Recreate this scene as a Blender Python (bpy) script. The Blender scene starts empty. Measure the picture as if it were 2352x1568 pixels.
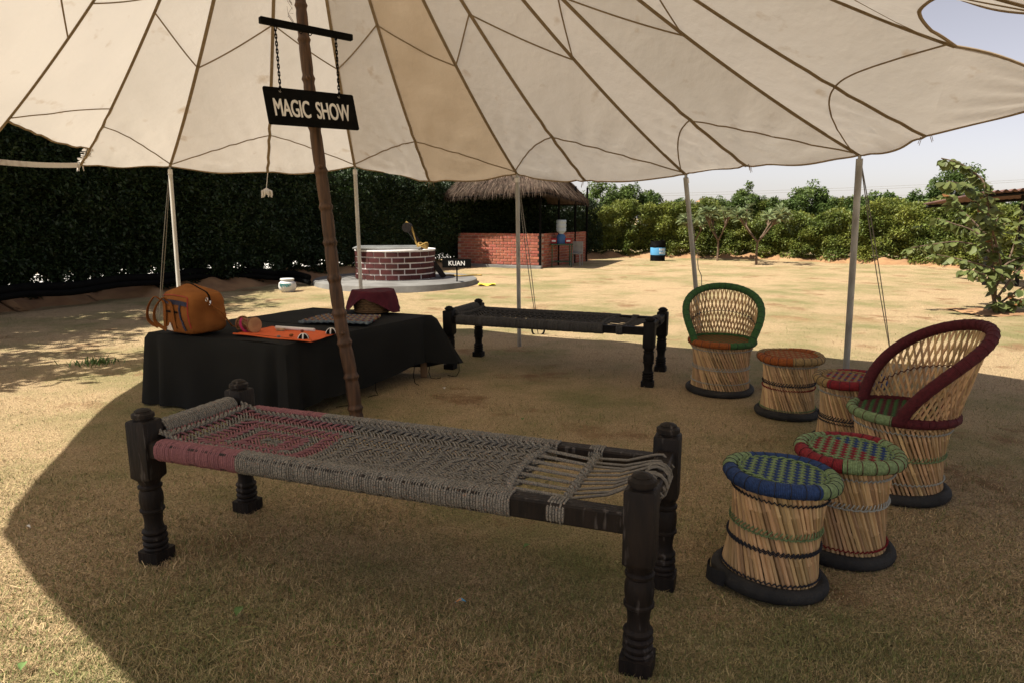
import bpy, math, random
import numpy as np
from mathutils import Vector, Matrix
R = random.Random(7); rng = np.random.default_rng(7)
PI = math.pi
sc = bpy.context.scene
COL = sc.collection
# ------------------------------------------------------------------ camera
H = 1.4; U = H/1.5; TH = math.atan(284/1568); F = 1568.0
cd = bpy.data.cameras.new('camera'); cam = bpy.data.objects.new('camera', cd); COL.objects.link(cam)
cam.location = (0, 0, H); cam.rotation_euler = (PI/2-TH, 0, 0)
cd.lens = 24; cd.sensor_width = 36; cd.clip_start = 0.05; cd.clip_end = 2000
sc.camera = cam
# ------------------------------------------------------------------ sky and sun
SUNV = Vector((-0.66, -0.26, 1.0)).normalized()          # towards the sun
w = bpy.data.worlds.new('World'); sc.world = w; w.use_nodes = True
nt = w.node_tree; bg = nt.nodes['Background']
sky = nt.nodes.new('ShaderNodeTexSky'); sky.sky_type = 'NISHITA'; sky.sun_disc = False
sky.sun_elevation = math.asin(SUNV.z); sky.sun_rotation = math.atan2(SUNV.x, SUNV.y)
sky.air_density = 0.8; sky.dust_density = 1.0; sky.ozone_density = 1.0; sky.altitude = 200
hz = nt.nodes.new('ShaderNodeHueSaturation'); hz.inputs['Saturation'].default_value = .46      # dusty, washed-out air
tn = nt.nodes.new('ShaderNodeMix'); tn.data_type = 'RGBA'; tn.blend_type = 'MULTIPLY'; tn.inputs[0].default_value = 1; tn.inputs[7].default_value = (1.06, .95, .92, 1)
nt.links.new(sky.outputs[0], hz.inputs['Color']); nt.links.new(hz.outputs[0], tn.inputs[6]); nt.links.new(tn.outputs[2], bg.inputs[0]); bg.inputs[1].default_value = 0.075
sd = bpy.data.lights.new('sun', 'SUN'); sun = bpy.data.objects.new('sun', sd); COL.objects.link(sun)
sd.energy = 5.0; sd.angle = math.radians(0.55); sd.color = (1.0, 0.93, 0.82)
sun.rotation_euler = SUNV.to_track_quat('Z', 'Y').to_euler(); sun.location = (-8, -5, 20)
vs = sc.view_settings; vs.view_transform = 'Standard'; vs.look = 'None'; vs.gamma = 1.0
vs.exposure = 1.0; vs.use_curve_mapping = False
sc.cycles.max_bounces = 8; sc.cycles.transparent_max_bounces = 8

# ------------------------------------------------------------------ measuring helpers (2352 px wide survey of the place)
def ray(x, y):
    dx = (x-1176)/F; dy = (784-y)/F
    return dx, math.cos(TH)+dy*math.sin(TH), -math.sin(TH)+dy*math.cos(TH)
def g(x, y, z=0.0):
    a, b, c = ray(x, y); t = (z-H)/c
    return Vector((a*t, b*t, z))
def at(x, y, Y):
    a, b, c = ray(x, y); t = Y*U/b
    return Vector((a*t, Y*U, H+c*t))
def W(x, y, z=0.0): return Vector((x*U, y*U, z*U))

# ------------------------------------------------------------------ materials
def mat(name, c1, c2=None, sc_=5, rough=.85, bump=0, bsc=60, st=(1, 1, 1), isl=0, orand=0, trans=0, metal=0, spec=.3,
        lo=.35, hi=.65, wave=None, c3=None, sc3=1.5, lo3=.5, hi3=.7, coord='Object', det=5, bdist=.01):
    m = bpy.data.materials.new(name); m.use_nodes = True; t = m.node_tree; N = t.nodes; L = t.links
    b = N['Principled BSDF']; out = N['Material Output']
    tc = N.new('ShaderNodeTexCoord'); mp = N.new('ShaderNodeMapping'); mp.inputs['Scale'].default_value = st
    L.new(tc.outputs[coord], mp.inputs[0])
    col = N.new('ShaderNodeRGB'); col.outputs[0].default_value = (*c1, 1); cur = col.outputs[0]
    def mix(cur, c, s, l, h):
        n = N.new('ShaderNodeTexNoise'); n.inputs['Scale'].default_value = s; n.inputs['Detail'].default_value = det
        L.new(mp.outputs[0], n.inputs['Vector'])
        r = N.new('ShaderNodeMapRange'); r.inputs[1].default_value = l; r.inputs[2].default_value = h
        L.new(n.outputs[0], r.inputs[0])
        x = N.new('ShaderNodeMix'); x.data_type = 'RGBA'; L.new(r.outputs[0], x.inputs[0]); L.new(cur, x.inputs[6])
        x.inputs[7].default_value = (*c, 1); return x.outputs[2]
    if c2: cur = mix(cur, c2, sc_, lo, hi)
    if c3: cur = mix(cur, c3, sc3, lo3, hi3)
    for amt, nd, ou in ((isl, 'ShaderNodeNewGeometry', 'Random Per Island'), (orand, 'ShaderNodeObjectInfo', 'Random')):
        if amt:
            q = N.new(nd); r = N.new('ShaderNodeMapRange'); r.inputs[3].default_value = 1-amt; r.inputs[4].default_value = 1+amt
            L.new(q.outputs[ou], r.inputs[0]); hs = N.new('ShaderNodeHueSaturation'); L.new(r.outputs[0], hs.inputs['Value'])
            r2 = N.new('ShaderNodeMapRange'); r2.inputs[3].default_value = .5-.03*amt; r2.inputs[4].default_value = .5+.03*amt
            mu = N.new('ShaderNodeMath'); mu.operation = 'MULTIPLY'; mu.inputs[1].default_value = 7.31
            fr = N.new('ShaderNodeMath'); fr.operation = 'FRACT'; L.new(q.outputs[ou], mu.inputs[0]); L.new(mu.outputs[0], fr.inputs[0])
            L.new(fr.outputs[0], r2.inputs[0]); L.new(r2.outputs[0], hs.inputs['Hue']); L.new(cur, hs.inputs['Color']); cur = hs.outputs[0]
    hgt = None
    if wave:
        tu = N.new('ShaderNodeTexCoord'); wv = N.new('ShaderNodeTexWave'); wv.inputs['Scale'].default_value = wave[0]
        wv.inputs['Distortion'].default_value = wave[2] if len(wave) > 2 else .6; wv.inputs['Detail Scale'].default_value = 3
        mw = N.new('ShaderNodeMapping'); mw.inputs['Rotation'].default_value = (0, 0, wave[3] if len(wave) > 3 else 0)
        L.new(tu.outputs['UV'], mw.inputs[0]); L.new(mw.outputs[0], wv.inputs['Vector'])
        bw = N.new('ShaderNodeBump'); bw.inputs['Strength'].default_value = wave[1]; bw.inputs['Distance'].default_value = .004
        L.new(wv.outputs[1], bw.inputs['Height']); hgt = bw.outputs[0]
        r = N.new('ShaderNodeMapRange'); r.inputs[3].default_value = .62; r.inputs[4].default_value = 1.12
        L.new(wv.outputs[1], r.inputs[0]); hs = N.new('ShaderNodeHueSaturation'); L.new(r.outputs[0], hs.inputs['Value']); L.new(cur, hs.inputs['Color']); cur = hs.outputs[0]
    if bump:
        n = N.new('ShaderNodeTexNoise'); n.inputs['Scale'].default_value = bsc; n.inputs['Detail'].default_value = 6
        L.new(mp.outputs[0], n.inputs['Vector']); bp = N.new('ShaderNodeBump'); bp.inputs['Strength'].default_value = bump
        bp.inputs['Distance'].default_value = bdist; L.new(n.outputs[0], bp.inputs['Height'])
        if hgt: L.new(hgt, bp.inputs['Normal'])
        hgt = bp.outputs[0]
    if hgt: L.new(hgt, b.inputs['Normal'])
    L.new(cur, b.inputs['Base Color']); b.inputs['Roughness'].default_value = rough; b.inputs['Metallic'].default_value = metal
    b.inputs['Specular IOR Level'].default_value = spec
    if trans:
        tr = N.new('ShaderNodeBsdfTranslucent'); L.new(cur, tr.inputs[0]); ms = N.new('ShaderNodeMixShader'); ms.inputs[0].default_value = trans
        if hgt: L.new(hgt, tr.inputs['Normal'])
        L.new(b.outputs[0], ms.inputs[1]); L.new(tr.outputs[0], ms.inputs[2]); L.new(ms.outputs[0], out.inputs[0])
    return m

# ------------------------------------------------------------------ mesh helpers
class MB:
    def __init__(s): s.v = []; s.f = []; s.m = []; s.u = []; s.uvs = False
    def add(s, vs_, fs, mi=0, uv=None):
        o = len(s.v); s.v += [tuple(p) for p in vs_]
        for k, f in enumerate(fs):
            s.f.append([i+o for i in f]); s.m.append(mi)
            s.u.append(uv[k] if uv else [(0, 0)]*len(f))
        if uv: s.uvs = True
        return s
    def box(s, c, size, M=None, mi=0):
        hx, hy, hz = size[0]/2, size[1]/2, size[2]/2
        P = [Vector((x, y, z)) for x in (-hx, hx) for y in (-hy, hy) for z in (-hz, hz)]
        c = Vector(c); P = [(M @ p if M else p)+c for p in P]
        return s.add(P, [(0, 1, 3, 2), (4, 6, 7, 5), (0, 4, 5, 1), (2, 3, 7, 6), (0, 2, 6, 4), (1, 5, 7, 3)], mi)
    def cbox(s, c, size, ch=.005, M=None, mi=0):
        h = [a/2 for a in size]; c = Vector(c); P = []; idx = {}
        for sx in (-1, 1):
            for sy in (-1, 1):
                for sz in (-1, 1):
                    for ax in range(3):
                        q = [sx*(h[0]-ch), sy*(h[1]-ch), sz*(h[2]-ch)]; q[ax] = (sx, sy, sz)[ax]*h[ax]
                        idx[(sx, sy, sz, ax)] = len(P); q = Vector(q); P.append((M @ q if M else q)+c)
        fs = []
        for ax in range(3):
            a1, a2 = (ax+1) % 3, (ax+2) % 3
            for sg in (-1, 1):
                def k(u, v_):
                    t = [0, 0, 0]; t[ax] = sg; t[a1] = u; t[a2] = v_; return idx[(*t, ax)]
                q = [k(-1, -1), k(1, -1), k(1, 1), k(-1, 1)]; fs.append(q if sg > 0 else q[::-1])
        for ax in range(3):
            a1, a2 = (ax+1) % 3, (ax+2) % 3
            for u in (-1, 1):
                for v_ in (-1, 1):
                    t0 = [0, 0, 0]; t0[a1] = u; t0[a2] = v_; t0[ax] = -1; t1 = list(t0); t1[ax] = 1
                    q = [idx[(*t0, a1)], idx[(*t0, a2)], idx[(*t1, a2)], idx[(*t1, a1)]]
                    fs.append(q if u*v_ < 0 else q[::-1])
        for sx in (-1, 1):
            for sy in (-1, 1):
                for sz in (-1, 1):
                    q = [idx[(sx, sy, sz, 0)], idx[(sx, sy, sz, 1)], idx[(sx, sy, sz, 2)]]
                    fs.append(q if sx*sy*sz > 0 else q[::-1])
        return s.add(P, fs, mi)
    def tube(s, pts, r, n=8, caps=True, closed=False, mi=0, flat=1.0, up=None):
        pts = [Vector(p) for p in pts]; m = len(pts)
        rs = r if isinstance(r, (list, tuple)) else [r]*m
        V = []; T = []
        for i in range(m):
            a = pts[(i-1) % m] if (closed or i) else pts[0]; b = pts[(i+1) % m] if (closed or i < m-1) else pts[-1]
            d = b-a; T.append(d.normalized() if d.length > 1e-9 else Vector((0, 0, 1)))
        nrm = Vector(up) if up else (Vector((0, 0, 1)) if abs(T[0].z) < .9 else Vector((1, 0, 0)))
        ln = 0; lens = []
        for i in range(m):
            nrm = nrm-T[i]*nrm.dot(T[i])
            if nrm.length < 1e-6: nrm = T[i].orthogonal()
            nrm.normalize(); bi = T[i].cross(nrm)
            if i: ln += (pts[i]-pts[i-1]).length
            lens.append(ln)
            for k in range(n):
                a = 2*PI*k/n+PI/n; V.append(pts[i]+nrm*(math.cos(a)*rs[i]*flat)+bi*(math.sin(a)*rs[i]))
        fs = []; uv = []
        for i in range(m if closed else m-1):
            j = (i+1) % m; l1 = lens[j] if j else ln+(pts[0]-pts[-1]).length
            for k in range(n):
                k2 = (k+1) % n; fs.append((i*n+k, i*n+k2, j*n+k2, j*n+k))
                uv.append([(lens[i], k/n), (lens[i], (k+1)/n), (l1, (k+1)/n), (l1, k/n)])
        if caps and not closed:
            fs.append(tuple(range(n))[::-1]); uv.append([(0, 0)]*n)
            fs.append(tuple((m-1)*n+k for k in range(n))); uv.append([(0, 0)]*n)
        return s.add(V, fs, mi, uv)
    def lathe(s, prof, n=24, c=(0, 0, 0), mi=0, M=None, cap=True):
        c = Vector(c); V = []
        for r, z in prof:
            for k in range(n):
                a = 2*PI*k/n; p = Vector((r*math.cos(a), r*math.sin(a), z)); V.append((M @ p if M else p)+c)
        fs = []
        for i in range(len(prof)-1):
            for k in range(n):
                k2 = (k+1) % n; fs.append((i*n+k, i*n+k2, (i+1)*n+k2, (i+1)*n+k))
        if cap:
            if prof[0][0] > 1e-4: fs.append(tuple(range(n))[::-1])
            if prof[-1][0] > 1e-4: fs.append(tuple((len(prof)-1)*n+k for k in range(n)))
        return s.add(V, fs, mi)
    def grid(s, fn, nu, nv, mi=0, uvs=None):
        V = [fn(i/nu, j/nv) for j in range(nv+1) for i in range(nu+1)]
        fs = [(j*(nu+1)+i, j*(nu+1)+i+1, (j+1)*(nu+1)+i+1, (j+1)*(nu+1)+i) for j in range(nv) for i in range(nu)]
        return s.add(V, fs, mi)
    def mesh(s, name, mats, smooth=True, ang=38):
        me = bpy.data.meshes.new(name); me.from_pydata(s.v, [], s.f)
        for m in (mats if isinstance(mats, (list, tuple)) else [mats]): me.materials.append(m)
        me.polygons.foreach_set('material_index', s.m)
        if s.uvs:
            ul = me.uv_layers.new(name='UVMap'); flat = [c for f in s.u for p in f for c in p]; ul.data.foreach_set('uv', flat)
        me.polygons.foreach_set('use_smooth', [smooth]*len(s.f))
        if smooth and ang: me.set_sharp_from_angle(angle=math.radians(ang))
        me.update(); return me
    def obj(s, name, mats, parent=None, smooth=True, ang=38, world=False):
        return link(name, s.mesh(name, mats, smooth, ang), parent, world)
def link(name, me, parent=None, world=False, M=None):
    o = bpy.data.objects.new(name, me); COL.objects.link(o)
    if M is not None: o.matrix_basis = M
    if parent:
        o.parent = parent
        if world: o.location = -root_loc(parent)
    return o
def root_loc(o):
    v = Vector(o.location)
    while o.parent: o = o.parent; v += Vector(o.location)
    return v
def thing(name, label, cat, loc=(0, 0, 0), rz=0, group=None):
    o = bpy.data.objects.new(name, None); COL.objects.link(o); o.location = loc; o.rotation_euler = (0, 0, rz)
    o.empty_display_size = .1; return tag(o, label, cat, group)
def tag(o, label=None, cat=None, group=None, kind=None):
    if label: o['label'] = label
    if cat: o['category'] = cat
    if group: o['group'] = group
    if kind: o['kind'] = kind
    return o
def npmesh(name, v, f, m):
    me = bpy.data.meshes.new(name); k = f.shape[1]
    me.vertices.add(len(v)); me.vertices.foreach_set('co', v.astype(np.float32).ravel())
    me.loops.add(f.size); me.loops.foreach_set('vertex_index', f.astype(np.int32).ravel())
    me.polygons.add(len(f)); me.polygons.foreach_set('loop_start', np.arange(0, f.size, k, dtype=np.int32))
    me.materials.append(m); me.update(calc_edges=True); me.validate(); return me
def wob(p, s, seed):
    r = np.random.default_rng(seed); o = np.zeros(len(p))
    for i in range(7):
        d = r.normal(size=3)*s*(1+.35*i); o += np.sin(p @ d+r.uniform(0, 6.28))/(1+.3*i)
    return o/3
def leaves(pts, size, tilt=.7, outward=None, aspect=.5, droop=0):
    """folded two-triangle leaf at every point"""
    n = len(pts); d = rng.normal(size=(n, 3)); d[:, 2] = d[:, 2]*tilt-droop
    if outward is not None: d += outward*.9
    d /= np.linalg.norm(d, axis=1)[:, None]
    s_ = np.cross(d, rng.normal(size=(n, 3))*.6+np.array([0, 0, 1.])); s_ /= np.linalg.norm(s_, axis=1)[:, None]+1e-9
    nn = np.cross(s_, d); L = size*rng.uniform(.6, 1.35, n)[:, None]
    base = pts; tip = pts+d*L-nn*L*.12; l = pts+d*L*.45-s_*L*aspect*.5+nn*L*.1; r = pts+d*L*.45+s_*L*aspect*.5+nn*L*.1
    v = np.stack([base, l, tip, r], 1).reshape(-1, 3); k = np.arange(n)[:, None]*4
    f = np.stack([np.hstack([k, k+1, k+2]), np.hstack([k, k+2, k+3])], 1).reshape(-1, 3)
    return v, f
def text(name, body, wdt, hgt, m, parent, M, bold=.0, ext=.0015, spacing=1.0, fat=0):
    cu = bpy.data.curves.new('t', 'FONT'); cu.body = body; cu.size = 1; cu.offset = bold; cu.space_character = spacing; cu.resolution_u = 4
    o = bpy.data.objects.new('t', cu); COL.objects.link(o)
    dg = bpy.context.evaluated_depsgraph_get(); me = bpy.data.meshes.new_from_object(o.evaluated_get(dg))
    bpy.data.objects.remove(o); bpy.data.curves.remove(cu)
    co = np.zeros(len(me.vertices)*3); me.vertices.foreach_get('co', co); co = co.reshape(-1, 3)
    if fat:                       # heavier strokes: three overlapping layers a hair apart
        fs = [tuple(p.vertices) for p in me.polygons]; n0 = len(co); ml = bpy.data.meshes.new(name); k0 = np.concatenate([co+np.array([d, e, 0]) for d, e in ((-fat, -fat*.4), (-fat, fat*.4), (0, 0), (fat, -fat*.4), (fat, fat*.4))])
        ml.from_pydata(k0.tolist(), [], [tuple(i+n0*j for i in f) for j in range(5) for f in fs]); bpy.data.meshes.remove(me); me = ml; co = k0
    a, b = co.min(0), co.max(0); co = (co-(a+b)/2)*np.array([wdt/(b[0]-a[0]), hgt/(b[1]-a[1]), 0])
    if fat: co[:, 2] = np.repeat(np.arange(5)*.0006, n0)
    me.vertices.foreach_set('co', co.ravel()); me.name = name; me.materials.clear(); me.materials.append(m); me.update()
    return link(name, me, parent, M=M)
def basis(o, ex, ey, ez): return Matrix(((ex.x, ey.x, ez.x, o.x), (ex.y, ey.y, ez.y, o.y), (ex.z, ey.z, ez.z, o.z), (0, 0, 0, 1)))

# ------------------------------------------------------------------ palette
mt = {}
mt['soil'] = mat('soil', (.33, .19, .09), (.22, .12, .06), 3, bump=.6, bsc=14, c3=(.38, .25, .13), sc3=.7)
mt['wood'] = mat('dark_wood', (.007, .0055, .005), (.017, .012, .0095), 9, rough=.6, bump=.35, bsc=30, st=(3, 3, .5), c3=(.085, .075, .068), sc3=13, lo3=.62, hi3=.74, spec=.2)
mt['woodb'] = mat('black_wood', (.004, .0035, .0033), (.009, .0078, .007), 9, rough=.65, bump=.3, bsc=30, st=(3, 3, .5), spec=.15)
mt['rope_grey'] = mat('grey_rope', (.23, .215, .185), (.075, .076, .072), 220, rough=.95, lo=.42, hi=.6, c3=(.30, .17, .11), sc3=160, lo3=.62, hi3=.68, isl=.12, bump=.5, bsc=300, bdist=.002)
mt['rope_pink'] = mat('pink_rope', (.25, .11, .12), (.16, .070, .078), 180, rough=.95, isl=.12, bump=.5, bsc=300, bdist=.002)
mt['rope_dark'] = mat('dark_rope', (.075, .072, .068), (.035, .034, .033), 200, rough=.95, lo=.42, hi=.6, isl=.15, bump=.5, bsc=300, bdist=.002)
mt['cord'] = mat('pale_cord', (.20, .18, .15), (.13, .12, .10), 120, rough=.9)
mt['stick'] = mat('bamboo_cane', (.50, .335, .17), (.36, .22, .105), 14, rough=.6, st=(1, 1, .12), orand=.36, c3=(.15, .075, .035), sc3=9, lo3=.57, hi3=.70, spec=.35)
mt['tyre'] = mat('old_tyre', (.018, .018, .018), (.035, .034, .032), 12, rough=.8, bump=.5, bsc=45, wave=(70, .35, 4.0))
def wrap(n, c): return mat(n, c, tuple(a*.6 for a in c), 90, rough=.8, wave=(60, .7, 1.2), bump=.3, bsc=200, bdist=.002)
mt['w_green'] = wrap('leaf_green_cord', (.055, .16, .045)); mt['w_lime'] = wrap('pale_green_cord', (.26, .37, .17)); mt['w_blue'] = wrap('blue_cord', (.026, .065, .20))
mt['w_red'] = wrap('red_cord', (.30, .022, .030)); mt['w_maroon'] = wrap('maroon_cord', (.115, .014, .020)); mt['w_orange'] = wrap('orange_cord', (.42, .115, .022)); mt['w_tan'] = wrap('tan_cord', (.42, .28, .11))
mt['w_dark'] = mat('dark_cord', (.02, .022, .03), rough=.8); mt['w_pale'] = mat('pale_twine', (.33, .34, .31), rough=.9)
mt['canvas'] = mat('parachute_cloth', (.67, .62, .55), (.62, .575, .51), 1.3, rough=.9, trans=.30, c3=(.46, .36, .25), sc3=5, lo3=.63, hi3=.80, bump=.35, bsc=9, bdist=.02, det=9, orand=.06)
mt['canvas2'] = mat('tan_parachute_cloth', (.55, .44, .315), (.50, .40, .285), 1.3, rough=.9, trans=.25, bump=.35, bsc=9, bdist=.02)
mt['seam'] = mat('seam_tape', (.40, .31, .20), (.33, .25, .16), 30, rough=.9, trans=.36)
mt['metal'] = mat('pole_metal', (.42, .42, .40), (.26, .25, .23), 14, rough=.5, metal=.35, st=(1, 1, .3), spec=.5, c3=(.14, .11, .09), sc3=9, lo3=.66, hi3=.72)
mt['metalw'] = mat('white_painted_pole', (.62, .60, .55), (.45, .43, .38), 9, rough=.5, st=(1, 1, .3))
mt['black'] = mat('black_paint', (.003, .003, .003), (.0055, .0055, .005), 10, rough=.8, spec=.06)
mt['white'] = mat('white_paint', (.72, .70, .67), (.62, .60, .57), 8, rough=.7)
mt['bamboo'] = mat('weathered_bamboo', (.12, .062, .032), (.04, .022, .013), 6, rough=.55, bump=.4, bsc=30, st=(6, 6, .35), c3=(.035, .02, .013), sc3=7, lo3=.55, hi3=.7)
mt['cloth_black'] = mat('black_cloth', (.0085, .009, .0085), (.013, .0135, .0125), 2, rough=.9, bump=.25, bsc=350, bdist=.001, spec=.15)
mt['bark'] = mat('bark', (.16, .11, .075), (.09, .06, .04), 12, rough=.9, bump=.5, bsc=30)
def leafm(n, c, c2, isl=.45, trans=.35): return mat(n, c, c2, 1.1, rough=.5, isl=isl, trans=trans, spec=.35)
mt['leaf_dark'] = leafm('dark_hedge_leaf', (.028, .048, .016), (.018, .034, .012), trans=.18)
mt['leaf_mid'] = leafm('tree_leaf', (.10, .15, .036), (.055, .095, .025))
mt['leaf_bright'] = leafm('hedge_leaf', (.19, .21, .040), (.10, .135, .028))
mt['leaf_tree'] = leafm('young_tree_leaf', (.135, .185, .045), (.075, .12, .032))
mt['leaf_plum'] = leafm('frangipani_leaf', (.21, .25, .12), (.14, .18, .08))
mt['leaf_mul'] = leafm('broad_leaf', (.15, .175, .055), (.085, .115, .034), isl=.35)
mt['leaf_dry'] = leafm('dry_leaf', (.30, .15, .05), (.22, .10, .04), isl=.3)
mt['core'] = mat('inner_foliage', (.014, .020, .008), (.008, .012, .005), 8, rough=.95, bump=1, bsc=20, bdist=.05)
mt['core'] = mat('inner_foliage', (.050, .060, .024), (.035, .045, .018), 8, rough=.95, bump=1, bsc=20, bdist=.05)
# ================================================================== GROUND
def ground_mat(name, blade=False):
    m = bpy.data.materials.new(name); m.use_nodes = True; t = m.node_tree; N = t.nodes; L = t.links; b = N['Principled BSDF']
    tc = N.new('ShaderNodeTexCoord')
    def noise(s, d=6, r=.6):
        n = N.new('ShaderNodeTexNoise'); n.inputs['Scale'].default_value = s; n.inputs['Detail'].default_value = d; n.inputs['Roughness'].default_value = r
        L.new(tc.outputs['Object'], n.inputs['Vector']); return n.outputs[0]
    def rng_(x, a, b_):
        r = N.new('ShaderNodeMapRange'); r.inputs[1].default_value = a; r.inputs[2].default_value = b_; L.new(x, r.inputs[0]); return r.outputs[0]
    def mixc(f, a, c):
        x = N.new('ShaderNodeMix'); x.data_type = 'RGBA'; L.new(f, x.inputs[0])
        if isinstance(a, tuple): x.inputs[6].default_value = (*a, 1)
        else: L.new(a, x.inputs[6])
        if isinstance(c, tuple): x.inputs[7].default_value = (*c, 1)
        else: L.new(c, x.inputs[7])
        return x.outputs[2]
    straw = (.64, .485, .28); straw2 = (.47, .34, .19); green = (.27, .265, .11); soil = (.30, .18, .09)
    if blade: straw = (.50, .375, .215); straw2 = (.35, .25, .135); green = (.20, .20, .085)
    c = mixc(rng_(noise(38 if not blade else 9), .38, .62), straw2, straw)
    c = mixc(rng_(noise(.55, 8, .7), .45, .62), c, green)
    if not blade:
        c = mixc(rng_(noise(1.3, 7, .65), .56, .66), c, soil)
        c = mixc(rng_(noise(.33, 5), .60, .72), c, (.40, .27, .13))
        c = mixc(rng_(noise(110, 4, .75), .56, .36), c, (.14, .09, .048))
    else:
        q = N.new('ShaderNodeNewGeometry'); r1 = rng_(q.outputs['Random Per Island'], .66, .72); c = mixc(r1, c, (.15, .175, .06))
        mu = N.new('ShaderNodeMath'); mu.operation = 'MULTIPLY'; mu.inputs[1].default_value = 5.7; fr = N.new('ShaderNodeMath'); fr.operation = 'FRACT'
        L.new(q.outputs['Random Per Island'], mu.inputs[0]); L.new(mu.outputs[0], fr.inputs[0]); r = N.new('ShaderNodeMapRange'); r.inputs[3].default_value = .38; r.inputs[4].default_value = 1.5
        L.new(fr.outputs[0], r.inputs[0]); hs = N.new('ShaderNodeHueSaturation'); L.new(r.outputs[0], hs.inputs['Value']); L.new(c, hs.inputs['Color']); c = hs.outputs[0]
    L.new(c, b.inputs['Base Color']); b.inputs['Roughness'].default_value = .9; b.inputs['Specular IOR Level'].default_value = .15
    if not blade:
        bp = N.new('ShaderNodeBump'); bp.inputs['Strength'].default_value = .9; bp.inputs['Distance'].default_value = .03; L.new(noise(55, 8, .75), bp.inputs['Height'])
        L.new(bp.outputs[0], b.inputs['Normal'])
    return m
mt['ground'] = ground_mat('dry_lawn'); mt['blade'] = ground_mat('grass_blade', True)
b = MB()
xs = [-600, -120, -40, -20]+[-12+1.0*i for i in range(29)]+[24, 40, 120, 600]; ys = [-300, -40, -10]+[-4+1.0*i for i in range(34)]+[36, 60, 120, 300, 900]
def gz(x, y): return .015*math.sin(x*1.7+y*.6)+.012*math.sin(y*1.3-x*.4) if abs(x) < 14 and 9.5 < y < 30 else 0.0
b.add([(x, y, gz(x, y)) for y in ys for x in xs], [(j*len(xs)+i, j*len(xs)+i+1, (j+1)*len(xs)+i+1, (j+1)*len(xs)+i) for j in range(len(ys)-1) for i in range(len(xs)-1)])
tag(b.obj('lawn', mt['ground'], smooth=True, ang=None), 'dry straw-coloured lawn with thin green patches', kind='structure')
def grass(n, y0, y1, hgt, wd, power=1.0):
    u = rng.uniform(0, 1, n); y = 1/(1/y0+(1/y1-1/y0)*u**power) if power != 1 else 1/np.sqrt(1/y0**2+(1/y1**2-1/y0**2)*u)
    x = rng.uniform(-.98, .98, n)*(y+.35)
    p = np.stack([x, y, np.zeros(n)], 1); a = rng.uniform(0, 6.283, n); lean = rng.uniform(.5, 1.55, n)
    d = np.stack([np.cos(a)*np.sin(lean), np.sin(a)*np.sin(lean), np.cos(lean)], 1); s_ = np.stack([-np.sin(a), np.cos(a), np.zeros(n)], 1)
    bare = (wob(p, 1.6, 5)+.6*wob(p, 4.5, 6)); h_ = hgt*rng.uniform(.45, 1.4, n)*np.clip(1.05-.6*np.clip(bare, -1, 1), .25, 1.6); st_ = rng.uniform(0, 1, n) < .006; lean = np.where(st_, 1.5, lean); h_ = np.where(st_, h_*3.2, h_)
    d = np.stack([np.cos(a)*np.sin(lean), np.sin(a)*np.sin(lean), np.cos(lean)], 1); p[:, 2] += np.where(st_, .014, 0)
    w_ = wd*rng.uniform(.6, 1.4, n); sc_ = (.75+.09*y)
    h_ = (h_*np.minimum(sc_, 1.5))[:, None]; w_ = (w_*sc_)[:, None]
    mid = p+d*h_*.55; cur = rng.normal(size=(n, 3))*.25; cur[:, 2] -= .25
    tip = mid+(d+cur)*h_*.5; tip[:, 2] = np.maximum(tip[:, 2], .003)
    v = np.stack([p-s_*w_, p+s_*w_, mid+s_*w_*.8, mid-s_*w_*.8, tip], 1).reshape(-1, 3); k = np.arange(n)[:, None]*5
    f = np.stack([np.hstack([k, k+1, k+2]), np.hstack([k, k+2, k+3]), np.hstack([k+3, k+2, k+4])], 1).reshape(-1, 3)
    return v, f
v, f = grass(425000, 1.55, 12, .020, .0011)
tag(link('grass', npmesh('grass', v, f, mt['blade'])), 'short dry mown grass under and around the canopy', 'grass', kind='stuff')

# soil banks at the foot of the hedges
HL = [g(-420, 742), g(-150, 712), g(0, 695), g(250, 673), g(480, 656), g(720, 632), g(1040, 606), g(1345, 590)]
HR = [g(1345, 589), g(1520, 588), g(1700, 592), g(1900, 598), g(2100, 606), g(2352, 622), g(2700, 650)]
def along(path, s):
    n = len(path)-1; k = min(int(s*n), n-1); q = s*n-k
    a, c = path[k], path[k+1]; p = a.lerp(c, q); d = (path[min(k+2, n)]-path[k]).normalized() if q > .5 else (c-path[max(k-1, 0)]).normalized()
    return p, d
def bank(name, path, side, prof, nn, label):
    b = MB()
    def fn(u, v):
        p, d = along(path, u); nrm = Vector((d.y, -d.x, 0))*side; k = v*(len(prof)-1); i = min(int(k), len(prof)-2); q = k-i
        o = prof[i][0]*(1-q)+prof[i+1][0]*q; z = prof[i][1]*(1-q)+prof[i+1][1]*q
        j = math.sin(u*97+v*7)*.06+math.sin(u*231+v*13)*.04+math.sin(u*61)*.12
        return p+nrm*(o+j)+Vector((0, 0, z*(1+.25*math.sin(u*140+v*3))-.02))
    b.grid(fn, nn, 12); return tag(b.obj(name, mt['soil'], ang=None), label, kind='structure')
bank('soil_bank', HL, 1, [(1.55, -.02), (1.2, .03), (.75, .20), (.45, .26), (.1, .16), (-.6, .02), (-1.2, -.03)], 160, 'brown earth bank along the tall dark hedge')
bank('soil_edge', HR, 1, [(1.25, -.02), (1.0, .03), (.7, .17), (.2, .21), (-.6, .10), (-1.2, -.03)], 120, 'orange earth edging under the far sunlit hedge')
b = MB(); b.grid(lambda u, v: along(HL, u)[0]+Vector((along(HL, u)[1].y, -along(HL, u)[1].x, 0))*(-2.2-3.5*v)+Vector((0, 0, .03)), 40, 2)
mt['pale'] = mat('pale_concrete', (.66, .64, .60), (.55, .53, .49), 2)
tag(b.obj('path', mt['pale'], ang=None), 'pale path behind the tall dark hedge', kind='structure')

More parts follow.
